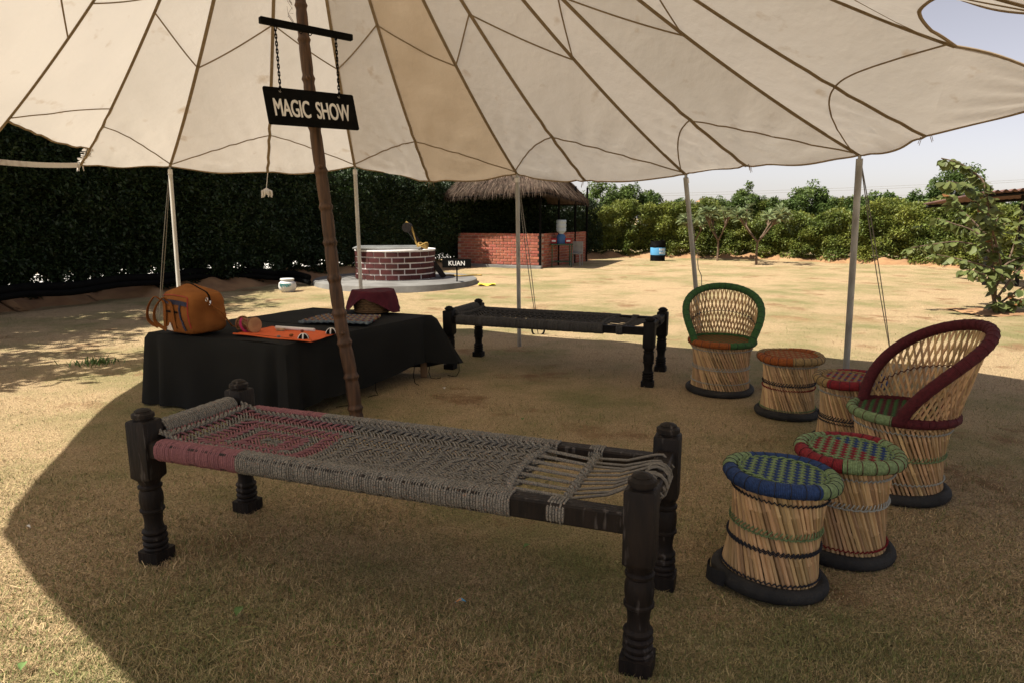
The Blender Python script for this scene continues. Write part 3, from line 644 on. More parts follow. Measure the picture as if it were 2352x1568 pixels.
def cot(label, FL, FR, BL, BR, hl, zr, wood, grey, pink, detail, seed, xw=.79):
    r = random.Random(seed); ctr = (FL+FR+BL+BR)/4
    ex = ((FR+BR)-(FL+BL)).normalized(); ey = Vector((-ex.y, ex.x, 0)); L = ((FR+BR)-(FL+BL)).length/2; Wd = (((BL+BR)-(FL+FR))/2).dot(ey)
    t = thing('rope_cot', label, 'cot', FL.lerp(BL, .5), math.atan2(ex.y, ex.x), 'low rope cots under the canopy'); hw = Wd/2
    lm = leg_mesh(hl, wood, s=U*.92)
    for x in (0, L):
        for y in (-hw, hw):
            o = link('leg', lm, t); o.location = (x, y, -.004); o.rotation_euler = (r.uniform(-.01, .01), r.uniform(-.012, .012), r.choice((0, PI/2, PI))+r.uniform(-.04, .04))
    rh, rw = .036*U, .034*U
    for y in (-hw, hw):
        b = MB(); b.cbox((L/2, y, zr), (L, rw*2, rh*2), .006); b.obj('side_rail', wood, t)
    for x, z in ((0, zr+.045), (L, zr+.035)):
        b = MB(); b.cbox((x, 0, z), (rw*2, Wd, rh*2), .006); b.obj('end_rail', wood, t)
    pit = .0098 if detail else .014
    def turns(pos, axis, x0, x1, hw_, hh_, rr, mi_fn, name, mats):
        b = MB(); k = 0; x = x0
        while x < x1:
            j = r.uniform(-.0012, .0012); q = []; nl = 12
            for i in range(nl):
                a = 2*PI*i/nl; c, s_ = math.cos(a), math.sin(a); sq = (abs(c)**3+abs(s_)**3)**(-1/3)
                u_, w_ = c*sq*(hw_+rr*.7+j), s_*sq*(hh_+rr*.7+j); lean = .002*c
                q.append((x+lean, pos[0]+u_, pos[1]+w_) if axis == 'x' else (pos[0]+u_, x+lean, pos[1]+w_))
            b.tube(q, rr*r.uniform(.92, 1.1), 5, closed=True, mi=mi_fn(x)); x += pit*r.uniform(.94, 1.06); k += 1
        tag(b.obj(name, mats, t), kind='stuff')
    xe = L*xw
    for y in (-hw, hw): turns((y, zr), 'x', .085, xe, rw, rh, pit*.55, lambda x: 1 if (pink and x < L*.24) else 0, 'rope_wrapping', [grey, pink or grey])
    turns((0, zr+.045), 'y', -hw+.07, hw-.07, rw*1.15, rh*1.2, pit*.55, lambda x: 0, 'rope_wrapping', [grey, grey])
    for y in (-hw, hw): turns((y, zr), 'x', L*.855, L*.855+.055, rw, rh, pit*.5, lambda x: 0, 'rope_band', [grey, grey])
    # woven net: two families of twin ropes crossing at 45 degrees, twill floats give concentric lozenges
    x0, x1 = rw+.01, L*.775; yi = hw-rw-.002; s = .0190*U if detail else .028*U; st2 = s*2
    cs = [L*.20, L*.45, L*.67]
    def surf(x, y):
        fx = min(1, max(0, (x-x0)/(x1-x0))); return zr+.015-.045*(1-(y/yi)**2)*(math.sin(PI*fx)**.6)+.05*max(0, 1-x/.16)*(1 if x < .16 else 0)
    def pat(i, j):
        x = (i+j)*s; y = (j-i)*s; cx = min(cs, key=lambda q: abs(q-x)); dx, dy = abs(x-cx)*.62, abs(y)
        q = (abs(int(round((x-cx)/s))) if dx > dy else abs(j-i)); over = (q % 4) < 2
        band = int(max(dx, dy)/(2.1*s)) % 2
        return over != (dx > dy), band
    b = MB(); amp = .0062*U; rr = .0048*U if detail else .0070*U
    n = int((L+Wd)/s)+2
    for fam in (0, 1):
        for i in range(-n, n):
            run = []
            for j in range(-n, n):
                ii, jj = (i, j) if fam == 0 else (j, i); x = (ii+jj)*s; y = (jj-ii)*s
                if x0 <= x <= x1 and abs(y) <= yi: run.append((x, y, ii, jj))
            if len(run) < 2: continue
            dirn = Vector((1, 1 if fam == 0 else -1, 0)).normalized(); side = Vector((-dirn.y, dirn.x, 0))
            # run the strand on to the rails
            for sp in ((-.0057, .0057) if detail else (0,)):
                pts = []; mi = []
                for (x, y, ii, jj) in run:
                    ov, band = pat(ii, jj); up = ov if fam == 0 else not ov
                    pts.append(Vector((x, y, surf(x, y)+(amp if up else -amp)+r.uniform(-.0008, .0008)))+side*(sp*U*1.05+r.uniform(-.0006, .0006)))
                    mi.append(1 if (pink and x < L*.33 and band == 1 and up) else 0)
                a0, a1 = pts[0]-dirn*s*.8, pts[-1]+dirn*s*.8
                pts = [a0]+pts+[a1]; mi = [mi[0]]+mi+[mi[-1]]
                o = len(b.f); b.tube(pts, rr, 4, caps=False)
                for q in range(len(pts)-1):
                    for k in range(4): b.m[o+q*4+k] = 1 if (mi[q] or mi[q+1]) else 0
    tag(b.obj('rope_net', [grey, pink or grey], t, ang=None), kind='stuff')
    # twisted border ropes round the net
    b = MB()
    for y in (-yi, yi):
        for ph in (0, PI):
            b.tube([Vector((x, y*(1-.015)+.008*math.cos(x*120+ph), surf(x, y*.98)+.010+.007*math.sin(x*120+ph))) for x in np.arange(x0, x1, .008)], .0065*U, 5, mi=0)
    for ph in (0, PI):
        for xx in (x0+.035, x1):
            b.tube([Vector((xx+.008*math.cos(y*120+ph)-(.03*(1-(y/yi)**2) if xx == x1 else 0), y, surf(xx, y)+.012+.007*math.sin(y*120+ph))) for y in np.arange(-yi, yi, .008)], .0075*U, 5)
    tag(b.obj('border_rope', [grey, pink or grey], t), kind='stuff')
    # open ladder and tension ropes at the foot
    xk = L*.87; nb = 7
    for k in range(nb):
        y = -yi*.86+2*yi*.86*k/(nb-1); b = MB()
        for q in (-1, 0, 1): b.tube([Vector((x1-.02, y+q*.007, surf(x1, y)+.008)), Vector((xk, y*.93+q*.005, zr+.012))], .0048*U, 5)
        b.obj('rope_bundle', grey, t)
    b = MB()
    for ph in (0, 2.1, 4.2): b.tube([Vector((xk+.011*math.cos(y*70+ph), y, zr+.012+.011*math.sin(y*70+ph))) for y in np.arange(-hw, hw+.001, .01)], .0075*U, 5)
    b.obj('knotted_rope', grey, t)
    ntr = 10
    for k in range(ntr):
        y = -yi*.85+2*yi*.85*(k+r.uniform(-.2, .2))/(ntr-1); y2 = y*.62+r.uniform(-.03, .03); b = MB()
        b.tube([(xk, y, zr+.012), (xk+(L-xk)*.5, (y+y2)/2, zr+.03), (L-rw*.9, y2, zr+.035+rh+.004), (L, y2, zr+.035+rh+.008), (L+rw+.006, y2, zr+.035), (L, y2, zr+.035-rh-.006)], .0052*U, 6)
        b.obj('tension_rope', mt['cord'] if detail else grey, t)
    b = MB()
    for k in range(7):
        q0 = r.uniform(-.05, .05); b.tube([Vector((L+(rw+.012)*math.cos(a), q0+.02*math.sin(a*.5+k), zr+.035+(rh+.012)*math.sin(a))) for a in [i*2*PI/12 for i in range(12)]], .0055*U, 5, closed=True)
    b.obj('knot', mt['cord'] if detail else grey, t)
    return t
cot('near rope cot of grey and pink rope on black turned legs', g(360, 1288), g(1455, 1526), g(571, 1166), g(1527, 1346), .705*U, .525*U, mt['wood'], mt['rope_grey'], mt['rope_pink'], True, 3)
cot('far rope cot of dark rope on black turned legs behind the draped table', g(1041, 852), g(1489, 880), g(1093, 812), g(1515, 856), .64*U, .50*U, mt['woodb'], mt['rope_dark'], None, False, 4)

# ================================================================== CANE STOOLS AND CHAIRS
def stick_mesh(r, seed):
    q = random.Random(seed); b = MB(); n = 5; a = q.uniform(.25, .4); c = q.uniform(.6, .8); P = [(0, .95), (a-.012, 1), (a, 1.28), (a+.012, 1), (c-.012, .96), (c, 1.22), (c+.012, .96), (1, .9)]
    b.tube([(q.uniform(-.002, .002) if 0 < z < 1 else 0, 0, z) for z, k in P], [r*k for z, k in P], n, caps=True); return b.mesh('stick', mt['stick'], True, 60)
STK = [stick_mesh(.0090*U, k) for k in range(6)]
def put_stick(p0, p1, par, r, th=1.0):
    d = p1-p0; M = d.to_track_quat('Z', 'Y').to_matrix() @ Matrix.Rotation(r.uniform(0, 6.28), 3, 'Z'); M = M.to_4x4() @ Matrix.Diagonal((th*r.uniform(.93, 1.08),)*2+(d.length, 1)); M.translation = p0
    return link('stick', r.choice(STK), par, M=M)
def pol(r, a, z): return Vector((r*math.cos(a), r*math.sin(a), z))
def drum(t, r0, z0, r1, z1, n, dl, laces, r):
    for fam, k, n_ in ((-1, 1.0, n), (1, .88, int(n*.55))):
        for i in range(n_):
            a = 2*PI*(i+r.uniform(-.07, .07))/n_; put_stick(pol(r0*k, a, z0), pol(r1*k, a+dl*fam, z1), t, r)
    for s, m, style in laces:
        rr = (pol(r0, 0, 0).lerp(pol(r1, dl, 0), s)).length+.011; z = z0+(z1-z0)*s; b = MB(); pts = []
        if style == 'zig':
            for i in range(n):
                a = 2*PI*i/n
                b.tube([pol(rr-.004, a-.03, z-.015), pol(rr+.004, a+.02, z), pol(rr-.004, a+.09, z+.014)], .0030*U, 4)
            for i in range(0, n):
                pts.append(pol(rr+.002*(-1)**i, 2*PI*i/n, z-.008+.003*(-1)**i))
        else:
            for i in range(n*2): pts.append(pol(rr+(.004 if i % 2 else -.003), PI*i/n, z+(.006 if i % 2 else -.006)))
        b.tube(pts, .0034*U, 4, closed=True); b.obj('lacing', mt[m], t)
def ring_wrap(t, curve, segs, tr, n=64):
    """curve(q), q in 0..1; segs [(q0,q1,mat)]"""
    for q0, q1, m in segs:
        k = max(6, int(n*(q1-q0))); pts = [curve(q0+(q1-q0)*i/k) for i in range(k+1)]; b = MB()
        b.tube(pts, [tr*(1+.014*math.sin(i*2.3)) for i in range(k+1)], 12); b.obj('rim_wrapping', mt[m], t)
def ties(t, curve, tr, cnt, m):
    b = MB()
    for i in range(cnt):
        q = (i+.5)/cnt; p = curve(q); d = (curve(min(1, q+.004))-curve(max(0, q-.004))).normalized(); u = d.orthogonal().normalized(); v = d.cross(u)
        b.tube([p+(u*math.cos(a)+v*math.sin(a))*(tr*1.02) for a in [k*PI/6 for k in range(12)]], .0018, 4, closed=True)
    tag(b.obj('tie_cord', mt[m], t), kind='stuff')
def weave(t, R_, z, mA, mB, rot, wd=.027*U, split=None):
    n = int(R_/wd)
    for fam, m in ((0, mA), (1, mB)):
        for i in range(-n, n+1):
            o = i*wd; hl = math.sqrt(max(0, R_**2-o**2))
            if hl < wd: continue
            k0 = int(hl/wd); P = []
            for j in range(-k0-1, k0+2):
                x = max(-hl, min(hl, j*wd)); over = ((i+j) % 2 == 0) == (fam == 0); P.append((x, (.0045 if over else -.0045)*U))
            b = MB(); V = []; c, s_ = math.cos(rot), math.sin(rot)
            Q = []
            for a in range(len(P)-1):
                for q in (0, .28, .72): Q.append((P[a][0]+(P[a+1][0]-P[a][0])*q, P[a][1] if q < .5 and q != .72 else P[a+1][1]))
            Q.append(P[-1])
            for x, h in Q:
                for e, dz in ((-1, -.0015), (-.5, .0012), (.5, .0012), (1, -.0015)):
                    X, Y = (x, o+e*wd*.46) if fam == 0 else (o+e*wd*.46, x); V.append((c*X-s_*Y, s_*X+c*Y, z+h+dz))
            fs = [(a*4+k, a*4+k+1, a*4+5+k, a*4+4+k) for a in range(len(Q)-1) for k in range(3)]
            mm = m if not (split and fam == split[0] and split[1](i)) else split[2]
            b.add(V, fs).obj('woven_strip', mt[mm], t, ang=None)
def tyre(t, r0, h, flap=None, m='tyre'):
    b = MB(); n = 48; prof = []
    for k in range(12):
        a = 2*PI*k/12; prof.append((math.cos(a)*.030*U, h/2+math.sin(a)*h/2))
    V = []; fs = []; uv = []
    for i in range(n):
        an = 2*PI*i/n; w_ = 1+.012*math.sin(an*3+r0*50)
        for dr, z in prof: V.append(((r0*w_+dr)*math.cos(an), (r0*w_+dr)*math.sin(an), z+.004*math.sin(an*2)*(z/h)))
    for i in range(n):
        for k in range(12):
            i2 = (i+1) % n; k2 = (k+1) % 12; fs.append((i*12+k, i2*12+k, i2*12+k2, i*12+k2)); uv.append([(i/n*1.4, k/12), ((i+1)/n*1.4, k/12), ((i+1)/n*1.4, (k+1)/12), (i/n*1.4, (k+1)/12)])
    b.add(V, fs, 0, uv)
    if flap is not None:
        b.grid(lambda u, v: pol((r0+.034*U+.035*U*math.sin(PI*u)*.9+.002), flap+.55*(u-.5), .006+h*1.02*v), 10, 3)
    b.obj('tyre_base', mt[m], t)
def stool(label, c, r0, r1, z1, dl, segs, seat, laces, seed, tilt=(0, 0), n=60, tiem='w_dark', flap=None, rz=0, tr=.030, split=None):
    r = random.Random(seed); t = thing('cane_stool', label, 'stool', c, rz, 'cane stools under the canopy'); t.rotation_euler = (tilt[0], tilt[1], rz)
    tyre(t, r0*U, .062*U, flap); drum(t, (r0-.016)*U, .03*U, (r1-.024)*U, z1*U, n, dl, laces, r)
    zt = z1*U+.012; rc = r1*U
    cur = lambda q: pol(rc+.006*math.sin(q*12.6), q*2*PI, zt+.004*math.sin(q*18.8))
    ring_wrap(t, cur, segs, tr*U); ties(t, cur, tr*U, 26, tiem)
    weave(t, rc-.018, zt+.012*U, seat[0], seat[1], seat[2], split=split)
    b = MB()
    for ph in (0, PI): b.tube([pol(rc-tr*U-.006+.004*math.cos(q*90+ph), q*2*PI, zt+.017*U+.004*math.sin(q*90+ph)) for q in [k/160 for k in range(160)]], .0042*U, 4, closed=True)
    tag(b.obj('braided_edge', mt[seat[0]], t), kind='stuff')
    return t
D = math.radians
stool('cane stool with blue and pale green woven seat, nearest to the front', g(1762, 1328), .206, .208, .45, D(50), [(.02, .31, 'w_blue'), (.31, .48, 'w_lime'), (.48, .80, 'w_blue'), (.80, 1.02, 'w_lime')], ('w_lime', 'w_blue', .35),
      [(.88, 'w_dark', 'run'), (.56, 'w_lime', 'zig'), (.40, 'w_dark', 'run'), (.38, 'w_dark', 'run'), (.10, 'w_dark', 'run')], 1, (D(-1), D(4)), flap=D(190), rz=0)
stool('cane stool with red and pale green seat behind the blue one', g(1924, 1258), .204, .206, .455, D(50), [(.07, .27, 'w_red'), (.27, .47, 'w_lime'), (.47, .66, 'w_red'), (.66, 1.07, 'w_lime')], ('w_lime', 'w_red', .25),
      [(.88, 'w_pale', 'run'), (.58, 'w_pale', 'zig'), (.12, 'w_red', 'run')], 2, (D(1), D(1)), tiem='w_maroon', split=(1, lambda i: i > 1, 'w_blue'))
stool('cane stool with red, blue and tan seat half hidden by the maroon chair', g(1940, 1022), .200, .205, .44, D(50), [(.10, .25, 'w_red'), (.25, .58, 'w_tan'), (.58, .73, 'w_red'), (.73, 1.10, 'w_blue')], ('w_tan', 'w_red', .2),
      [(.85, 'w_pale', 'run'), (.45, 'w_dark', 'zig'), (.38, 'w_dark', 'run')], 3, split=(1, lambda i: i % 3 == 0, 'w_blue'))
stool('cane stool with orange and tan seat beside the green-rimmed chair', g(1806, 950), .212, .22, .44, D(50), [(.04, .20, 'w_orange'), (.20, .47, 'w_tan'), (.47, .70, 'w_orange'), (.70, 1.04, 'w_tan')], ('w_orange', 'w_tan', .5),
      [(.92, 'w_pale', 'run'), (.58, 'w_dark', 'zig'), (.48, 'w_red', 'run'), (.10, 'w_lime', 'run')], 4, split=(1, lambda i: i % 2 == 0, 'w_orange'))
def chair(label, c, rz, rs, r0, zs, hb, rb, mrim, mseatrim, seat, laces, seed, n=62, am=118, tiem='w_dark', segs=None, seatrot=.3):
    r = random.Random(seed); t = thing('cane_chair', label, 'chair', c, rz, 'cane tub chairs under the canopy')
    rs, r0, zs, hb, rb = rs*U, r0*U, zs*U, hb*U, rb*U
    tyre(t, r0, .062*U); drum(t, r0-.016, .03*U, rs-.012, zs, n, D(46), laces, r)
    def loop(q):
        ps = q*2-1; a = PI/2+D(am)*ps; w_ = math.cos(ps*PI/2); k = w_**.85 if w_ > 0 else 0
        return pol(rs+rb*(k**1.1), a, zs+.01+hb*k**.92)
    cur = lambda q: pol(rs+.002, q*2*PI, zs+.006)
    ring_wrap(t, cur, segs, .027*U); ties(t, cur, .027*U, 24, tiem)
    ring_wrap(t, loop, [(.0, 1.0, mrim)], .031*U, 80); ties(t, loop, .031*U, 30, tiem)
    m_ = 38
    for fam, k in ((1, 1.0), (-1, .975)):
        for i in range(m_):
            q = .03+.94*(i+.5)/m_; q2 = q+fam*.10
            p1 = loop(q); qq = min(1, max(0, q2)); a = PI/2+D(am)*(qq*2-1); p0 = pol(rs*k, a, zs-.03)
            if (p1-p0).length > .05: put_stick(p0, p1.lerp(p0, .03), t, r, .78)
    b = MB(); pts = []
    for i in range(61):
        q = .10+.80*i/60; p1 = loop(q); a = PI/2+D(am)*(q*2-1); p0 = pol(rs, a, zs); s = .52; pts.append(p0.lerp(p1, s)+pol(-.012+.007*(-1)**i, a, 0)+Vector((0, 0, .005*(-1)**i)))
    b.tube(pts, .0036*U, 4); b.obj('lacing', mt[tiem if tiem != 'w_dark' else 'w_dark'], t)
    weave(t, rs-.02, zs+.012, seat[0], seat[1], seatrot)
    return t
chair('cane tub chair with leaf-green rim and orange and green seat', g(1652, 897), D(-14), .262, .262, .44, .435, .115, 'w_green', None, ('w_green', 'w_orange'), [(.88, 'w_pale', 'run'), (.50, 'w_pale', 'zig'), (.2, 'w_pale', 'run')], 8,
      segs=[(.05, .48, 'w_green'), (.48, .78, 'w_orange'), (.78, 1.05, 'w_green')])
chair('large cane tub chair with maroon rim on the right', g(2054, 1124), D(-94), .25, .24, .45, .47, .12, 'w_maroon', None, ('w_green', 'w_maroon'), [(.86, 'w_pale', 'run'), (.52, 'w_lime', 'zig'), (.2, 'w_pale', 'run')], 9, tiem='w_maroon',
      segs=[(.0, .62, 'w_maroon'), (.62, .90, 'w_lime'), (.90, 1.0, 'w_maroon')])
# ================================================================== TABLE, CLOTH AND THE MAGICIAN'S THINGS
ZT = .585*U
cL, cN, cR = g(335, 765, ZT), g(655, 795, ZT), g(1035, 729, ZT)
ea = (cN-cL); eb = (cR-cN); la, lb = ea.length, eb.length; u1 = ea.normalized(); u2 = Vector((-u1.y, u1.x, 0)); u2 = (u2+eb.normalized()).normalized(); cB = cL+u2*lb; cR = cN+u2*lb
tb = thing('low_table', 'wooden low table hidden under the black cloth', 'table', cN.xy.to_3d())
b = MB(); ctr = (cL+cR)/2-cN; b.add([(q-cN)*.985+ctr*.015+Vector((0, 0, ZT-dz)) for dz in (.012, .045) for q in (cL, cN, cR, cB)], [(3, 2, 1, 0)[::-1], (4, 5, 6, 7)[::-1], (0, 4, 5, 1)[::-1], (1, 5, 6, 2)[::-1], (2, 6, 7, 3)[::-1], (3, 7, 4, 0)[::-1]])
mt['plank'] = mat('table_wood', (.20, .12, .06), (.12, .07, .035), 8, rough=.7, st=(1, 1, .2))
b.obj('table_top', mt['plank'], tb, smooth=False)
for q in (cL, cN, cR, cB):
    p = q.lerp((cL+cR)/2, .09)-cN; p.z = 0; b = MB(); b.cbox(p+Vector((0, 0, (ZT-.045)/2)), (.055, .055, ZT-.046), .006); b.obj('leg', mt['plank'], tb)
# cloth
per = [cL, cN, cR, cB]; b = MB(); CL_ = thing  # perimeter samples
def rounded(i):
    return per[i % 4]
S = []
NS = 46
for i in range(4):
    a, c = per[i], per[(i+1) % 4]; d = (c-a).normalized(); nrm = Vector((d.y, -d.x, 0))
    for k in range(NS): S.append((a.lerp(c, k/NS), nrm, i, k/NS))
rows = 9; V = []; n = len(S)
def hemz(i, q):
    if i == 0: return .012+.05*max(0, q-.8)
    if i == 1: return .07+.09*q+.02*math.sin(q*9)
    return .05
def cl(p, nr, i, q, v):
    # corner swing
    m = nr.copy(); cw = 0
    if q < .10: m = (nr+S[(S_idx-int(q*NS)-1) % n][1]).normalized(); 
    return m
for s_i, (p, nr, i, q) in enumerate(S):
    e = min(q, 1-q); m = nr.copy(); prev_n = S[(s_i-int(round(q*NS))-1) % n][1]; nxt = S[(s_i+NS-int(round(q*NS))) % n][1]
    if q < .08: m = nr.lerp(prev_n, .5*(1-q/.08)).normalized()
    if q > .92: m = nr.lerp(nxt, .5*(q-.92)/.08).normalized()
    cor = math.exp(-(e/.055)**2); which = i if q < .5 else (i+1) % 4
    fl = .014+.014*math.sin(q*7+i)+.012*math.sin(q*23+i*2); cfl = {0: .05, 1: .10, 2: .24, 3: .1}[which]
    z1 = hemz(i, q); hem_c = {0: .012, 1: .05, 2: .10, 3: .05}[which]
    if e < .12: z1 = z1*(e/.12)+hem_c*(1-e/.12)
    for r_ in range(rows+1):
        v = r_/rows
        if r_ == 0: V.append(p+Vector((0, 0, .006))-m*.018); continue
        drop = (ZT-z1)*max(0, v-.04)/.96; out = .010*(1-math.exp(-v*12))+(fl*v**1.3+cor*cfl*v**1.1)
        fold = .055*math.exp(-((e-.075)/.025)**2)*v**.6-.030*math.exp(-((e-.135)/.03)**2)*v**.8-.012*math.sin(q*19+i)*v*(1-cor)
        q_ = p+m*(out-fold); q_.z = ZT+.004-drop; V.append(q_+Vector((0, 0, .004*math.sin(q*31+v*3)*v)))
fs = [(k*(rows+1)+r_, ((k+1) % n)*(rows+1)+r_, ((k+1) % n)*(rows+1)+r_+1, k*(rows+1)+r_+1)[::-1] for k in range(n) for r_ in range(rows)]
b.add(V, fs)
def topf(u, v):
    p = (cL.lerp(cN, u)).lerp(cB.lerp(cR, u), v); c = (cL+cR)/2; d = p-c; p = c+d*(1-.018/max(.2, d.length)); p.z = ZT+.010+.0035*math.sin(u*9+v*4)+.003*math.sin(v*17-u*6)-.004*(abs(u-.5)*2)**6-.004*(abs(v-.5)*2)**6; return p
b.grid(topf, 30, 30)
tc = b.obj('tablecloth', mt['cloth_black'], ang=70); tag(tc, 'black cloth draped over the low table to the grass', 'tablecloth')
b = MB(); v0 = .46
b.tube([topf(u, v0)+Vector((0, 0, .001)) for u in np.linspace(0.02, .985, 20)], .0025, 4); b.obj('stitched_seam', mt['cloth_black'], tc)
for q0, dx in ((.33, 0), (.54, .02), (.82, 0), (.955, 0), (.98, -.02)):   # loose cords below the hem
    h_ = Vector(V[(NS+int(q0*NS))*(rows+1)+rows]); e = Vector((h_.x+dx, h_.y-.01, .012)); b = MB()
    b.tube([h_+Vector((0, 0, .02)), h_.lerp(e, .6)+Vector((R.uniform(-.02, .02), 0, 0)), e, e+Vector((R.uniform(-.05, .06), R.uniform(-.06, .0), .004)), e+Vector((R.uniform(-.10, .10), R.uniform(-.10, .02), .002))], .0035, 5); b.obj('hem_cord', mt['black'], tc)
def ont(px, py, dz=0): return g(px, py, ZT+.016+dz)
# orange travel bag
mt['bag'] = mat('orange_canvas', (.27, .105, .030), (.17, .062, .018), 5, rough=1, spec=.08, bump=.5, bsc=45, bdist=.004)
mt['navy'] = mat('navy_trim', (.022, .024, .05), (.03, .03, .055), 30, rough=.8); mt['piping'] = mat('red_piping', (.32, .03, .022), rough=.7); mt['steel'] = mat('bright_metal', (.6, .6, .6), rough=.3, metal=1)
bp = ont(452, 762); bag = thing('travel_bag', 'orange canvas travel bag with two handles on the black table', 'bag', bp, D(-33))
bw, bd, bh = .40*U, .34*U, .365*U
def bagp(x, y, z):
    """unit cube point -> bag surface"""
    p = 4.8; q = (abs(x)**p+abs(y)**p+abs(z)**p)**(1/p); x, y, z = x/q, y/q, z/q; zz = (z+1)/2
    wx = bw/2*(1.06-.10*zz-.05*math.cos(z*3)); wy = bd/2*(1.05-.08*zz+.03*math.sin(z*4+x*2))
    h = bh*zz*(1+(.10*math.exp(-((y-.1)/.45)**2)*math.exp(-((x+.35)/.6)**2)-.05-.05*max(0, x))*zz)
    d = 1+.022*math.sin(x*7+z*5)*math.sin(y*6+z*4)+.010*math.sin(z*17+x*5+y*3)
    return Vector((x*wx*d, y*wy*d, h))
b = MB(); NB = 14
for ax in range(3):
    for sg_ in (-1, 1):
        def fn(u, v):
            q = [0, 0, 0]; q[ax] = sg_; q[(ax+1) % 3] = (u*2-1)*sg_; q[(ax+2) % 3] = v*2-1; return bagp(*q)
        b.grid(fn, NB, NB)
b.obj('body', mt['bag'], bag, ang=None)
def strip(pts3, wd, side, mtl, name, th=.006):
    rb_ = ribbon(pts3, wd, side, th); return rb_.obj(name, mtl, bag)
yf = -bd/2*1.045-.004
def face(x, z, o=.004): return bagp(x, -1, z*2-1)+Vector((0, -o, 0))
def fstrip(P, wd, m, name, n=14, o=.004, th=.005):
    b = MB(); V = []
    for k in range(n+1):
        q = k/n*(len(P)-1); i = min(int(q), len(P)-2); f_ = q-i; x = P[i][0]*(1-f_)+P[i+1][0]*f_; z = P[i][1]*(1-f_)+P[i+1][1]*f_; dx, dz = P[i+1][0]-P[i][0], (P[i+1][1]-P[i][1]); l_ = math.hypot(dx, dz) or 1
        nx, nz = -dz/l_, dx/l_
        for e in (-1, 1):
            for oo in (0, th): V.append(face(x+nx*e*wd/2/(bw/2), z+nz*e*wd/2/bh, o+oo))
    fs = [(k*4+a, k*4+c, k*4+4+c, k*4+4+a) for k in range(n) for a, c in ((0, 1), (1, 3), (3, 2), (2, 0))]
    b.add(V, fs).obj(name, m, bag, ang=50)
fstrip([(-.88, .73), (.9, .73)], .035, mt['navy'], 'navy_band'); fstrip([(-.8, .50), (.25, .50)], .014, mt['black'], 'pocket_zip'); fstrip([(.42, .70), (.45, .35), (.62, .06)], .016, mt['navy'], 'navy_piping')
fstrip([(-.9, .90), (.85, .93), (.95, .6), (.97, .1)], .006, mt['piping'], 'red_piping', 30)
for x in (-.55, .08):
    b = MB(); pts = [face(x-.10, .10, .008)]+[face(x-.10, .35, .012), face(x-.10, .68, .014)]+[face(x-.10, .68, .03)+Vector((0, -.015, .035)), face(x+.02, .75, .05)+Vector((-.02, -.03, .03)), face(x-.20, .60, .06)+Vector((-.03, -.05, 0)), face(x-.32, .30, .06)+Vector((-.03, -.045, 0)), face(x-.30, .10, .03)+Vector((0, -.02, 0))]
    sm = []
    for k in range(len(pts)-1):
        for q in range(4):
            a = pts[max(k-1, 0)]; b0, b1 = pts[k], pts[k+1]; c = pts[min(k+2, len(pts)-1)]; f_ = q/4
            sm.append(.5*((2*b0)+(b1-a)*f_+(2*a-5*b0+4*b1-c)*f_*f_+(3*b0-a-3*b1+c)*f_**3))
    b.tube(sm+[pts[-1]], .019*U, 8, flat=.25, up=(0, -1, 0)); b.obj('handle', mt['bag'], bag)
b = MB(); b.tube([bagp(-.9+1.8*k/20, .05, 1)+Vector((0, 0, .002)) for k in range(21)]+[bagp(1, .05, .9-.5*k/6)+Vector((.003, 0, 0)) for k in range(7)], .007, 6, flat=.5); b.obj('zip', mt['black'], bag)
b = MB(); q0 = bagp(1, .02, .55); b.tube([q0+Vector((.012, 0, .0)), q0+Vector((.018, -.01, -.03))], .006, 6); b.obj('zip_pull', mt['steel'], bag)
b = MB(); b.tube([q0+Vector((.014+.014*math.cos(a), -.03, .012+.014*math.sin(a))) for a in [k*PI/6 for k in range(12)]], .003, 5, closed=True); b.obj('strap_ring', mt['steel'], bag)
b = MB(); V = [face(-.55, .03, .013), face(-.20, .03, .013), face(-.22, .17, .013), face(-.30, .26, .013), face(-.36, .19, .013), face(-.50, .12, .013)]
b.add(V+[v+Vector((0, .004, 0)) for v in V], [tuple(range(6))[::-1], tuple(range(6, 12))]+[(k, (k+1) % 6, 6+(k+1) % 6, 6+k) for k in range(6)]); b.obj('emblem_patch', mt['white'], bag, smooth=False)
b = MB(); s0 = bagp(1, -.1, .45)+Vector((.02, 0, 0)); e0 = Matrix.Rotation(D(33), 3, 'Z') @ (ont(556, 754, .012)-bp)
pts = [s0, s0.lerp(e0, .3)+Vector((.02, 0, .0)), s0.lerp(e0, .65)+Vector((.01, 0, -.045)), e0]; b.tube([pts[0].lerp(pts[1], k/5) for k in range(5)]+[pts[1].lerp(pts[2], k/5) for k in range(5)]+[pts[2].lerp(pts[3], k/6) for k in range(7)], .021*U, 8, flat=.2, up=(0, 0, 1)); b.obj('shoulder_strap', mt['bag'], bag)
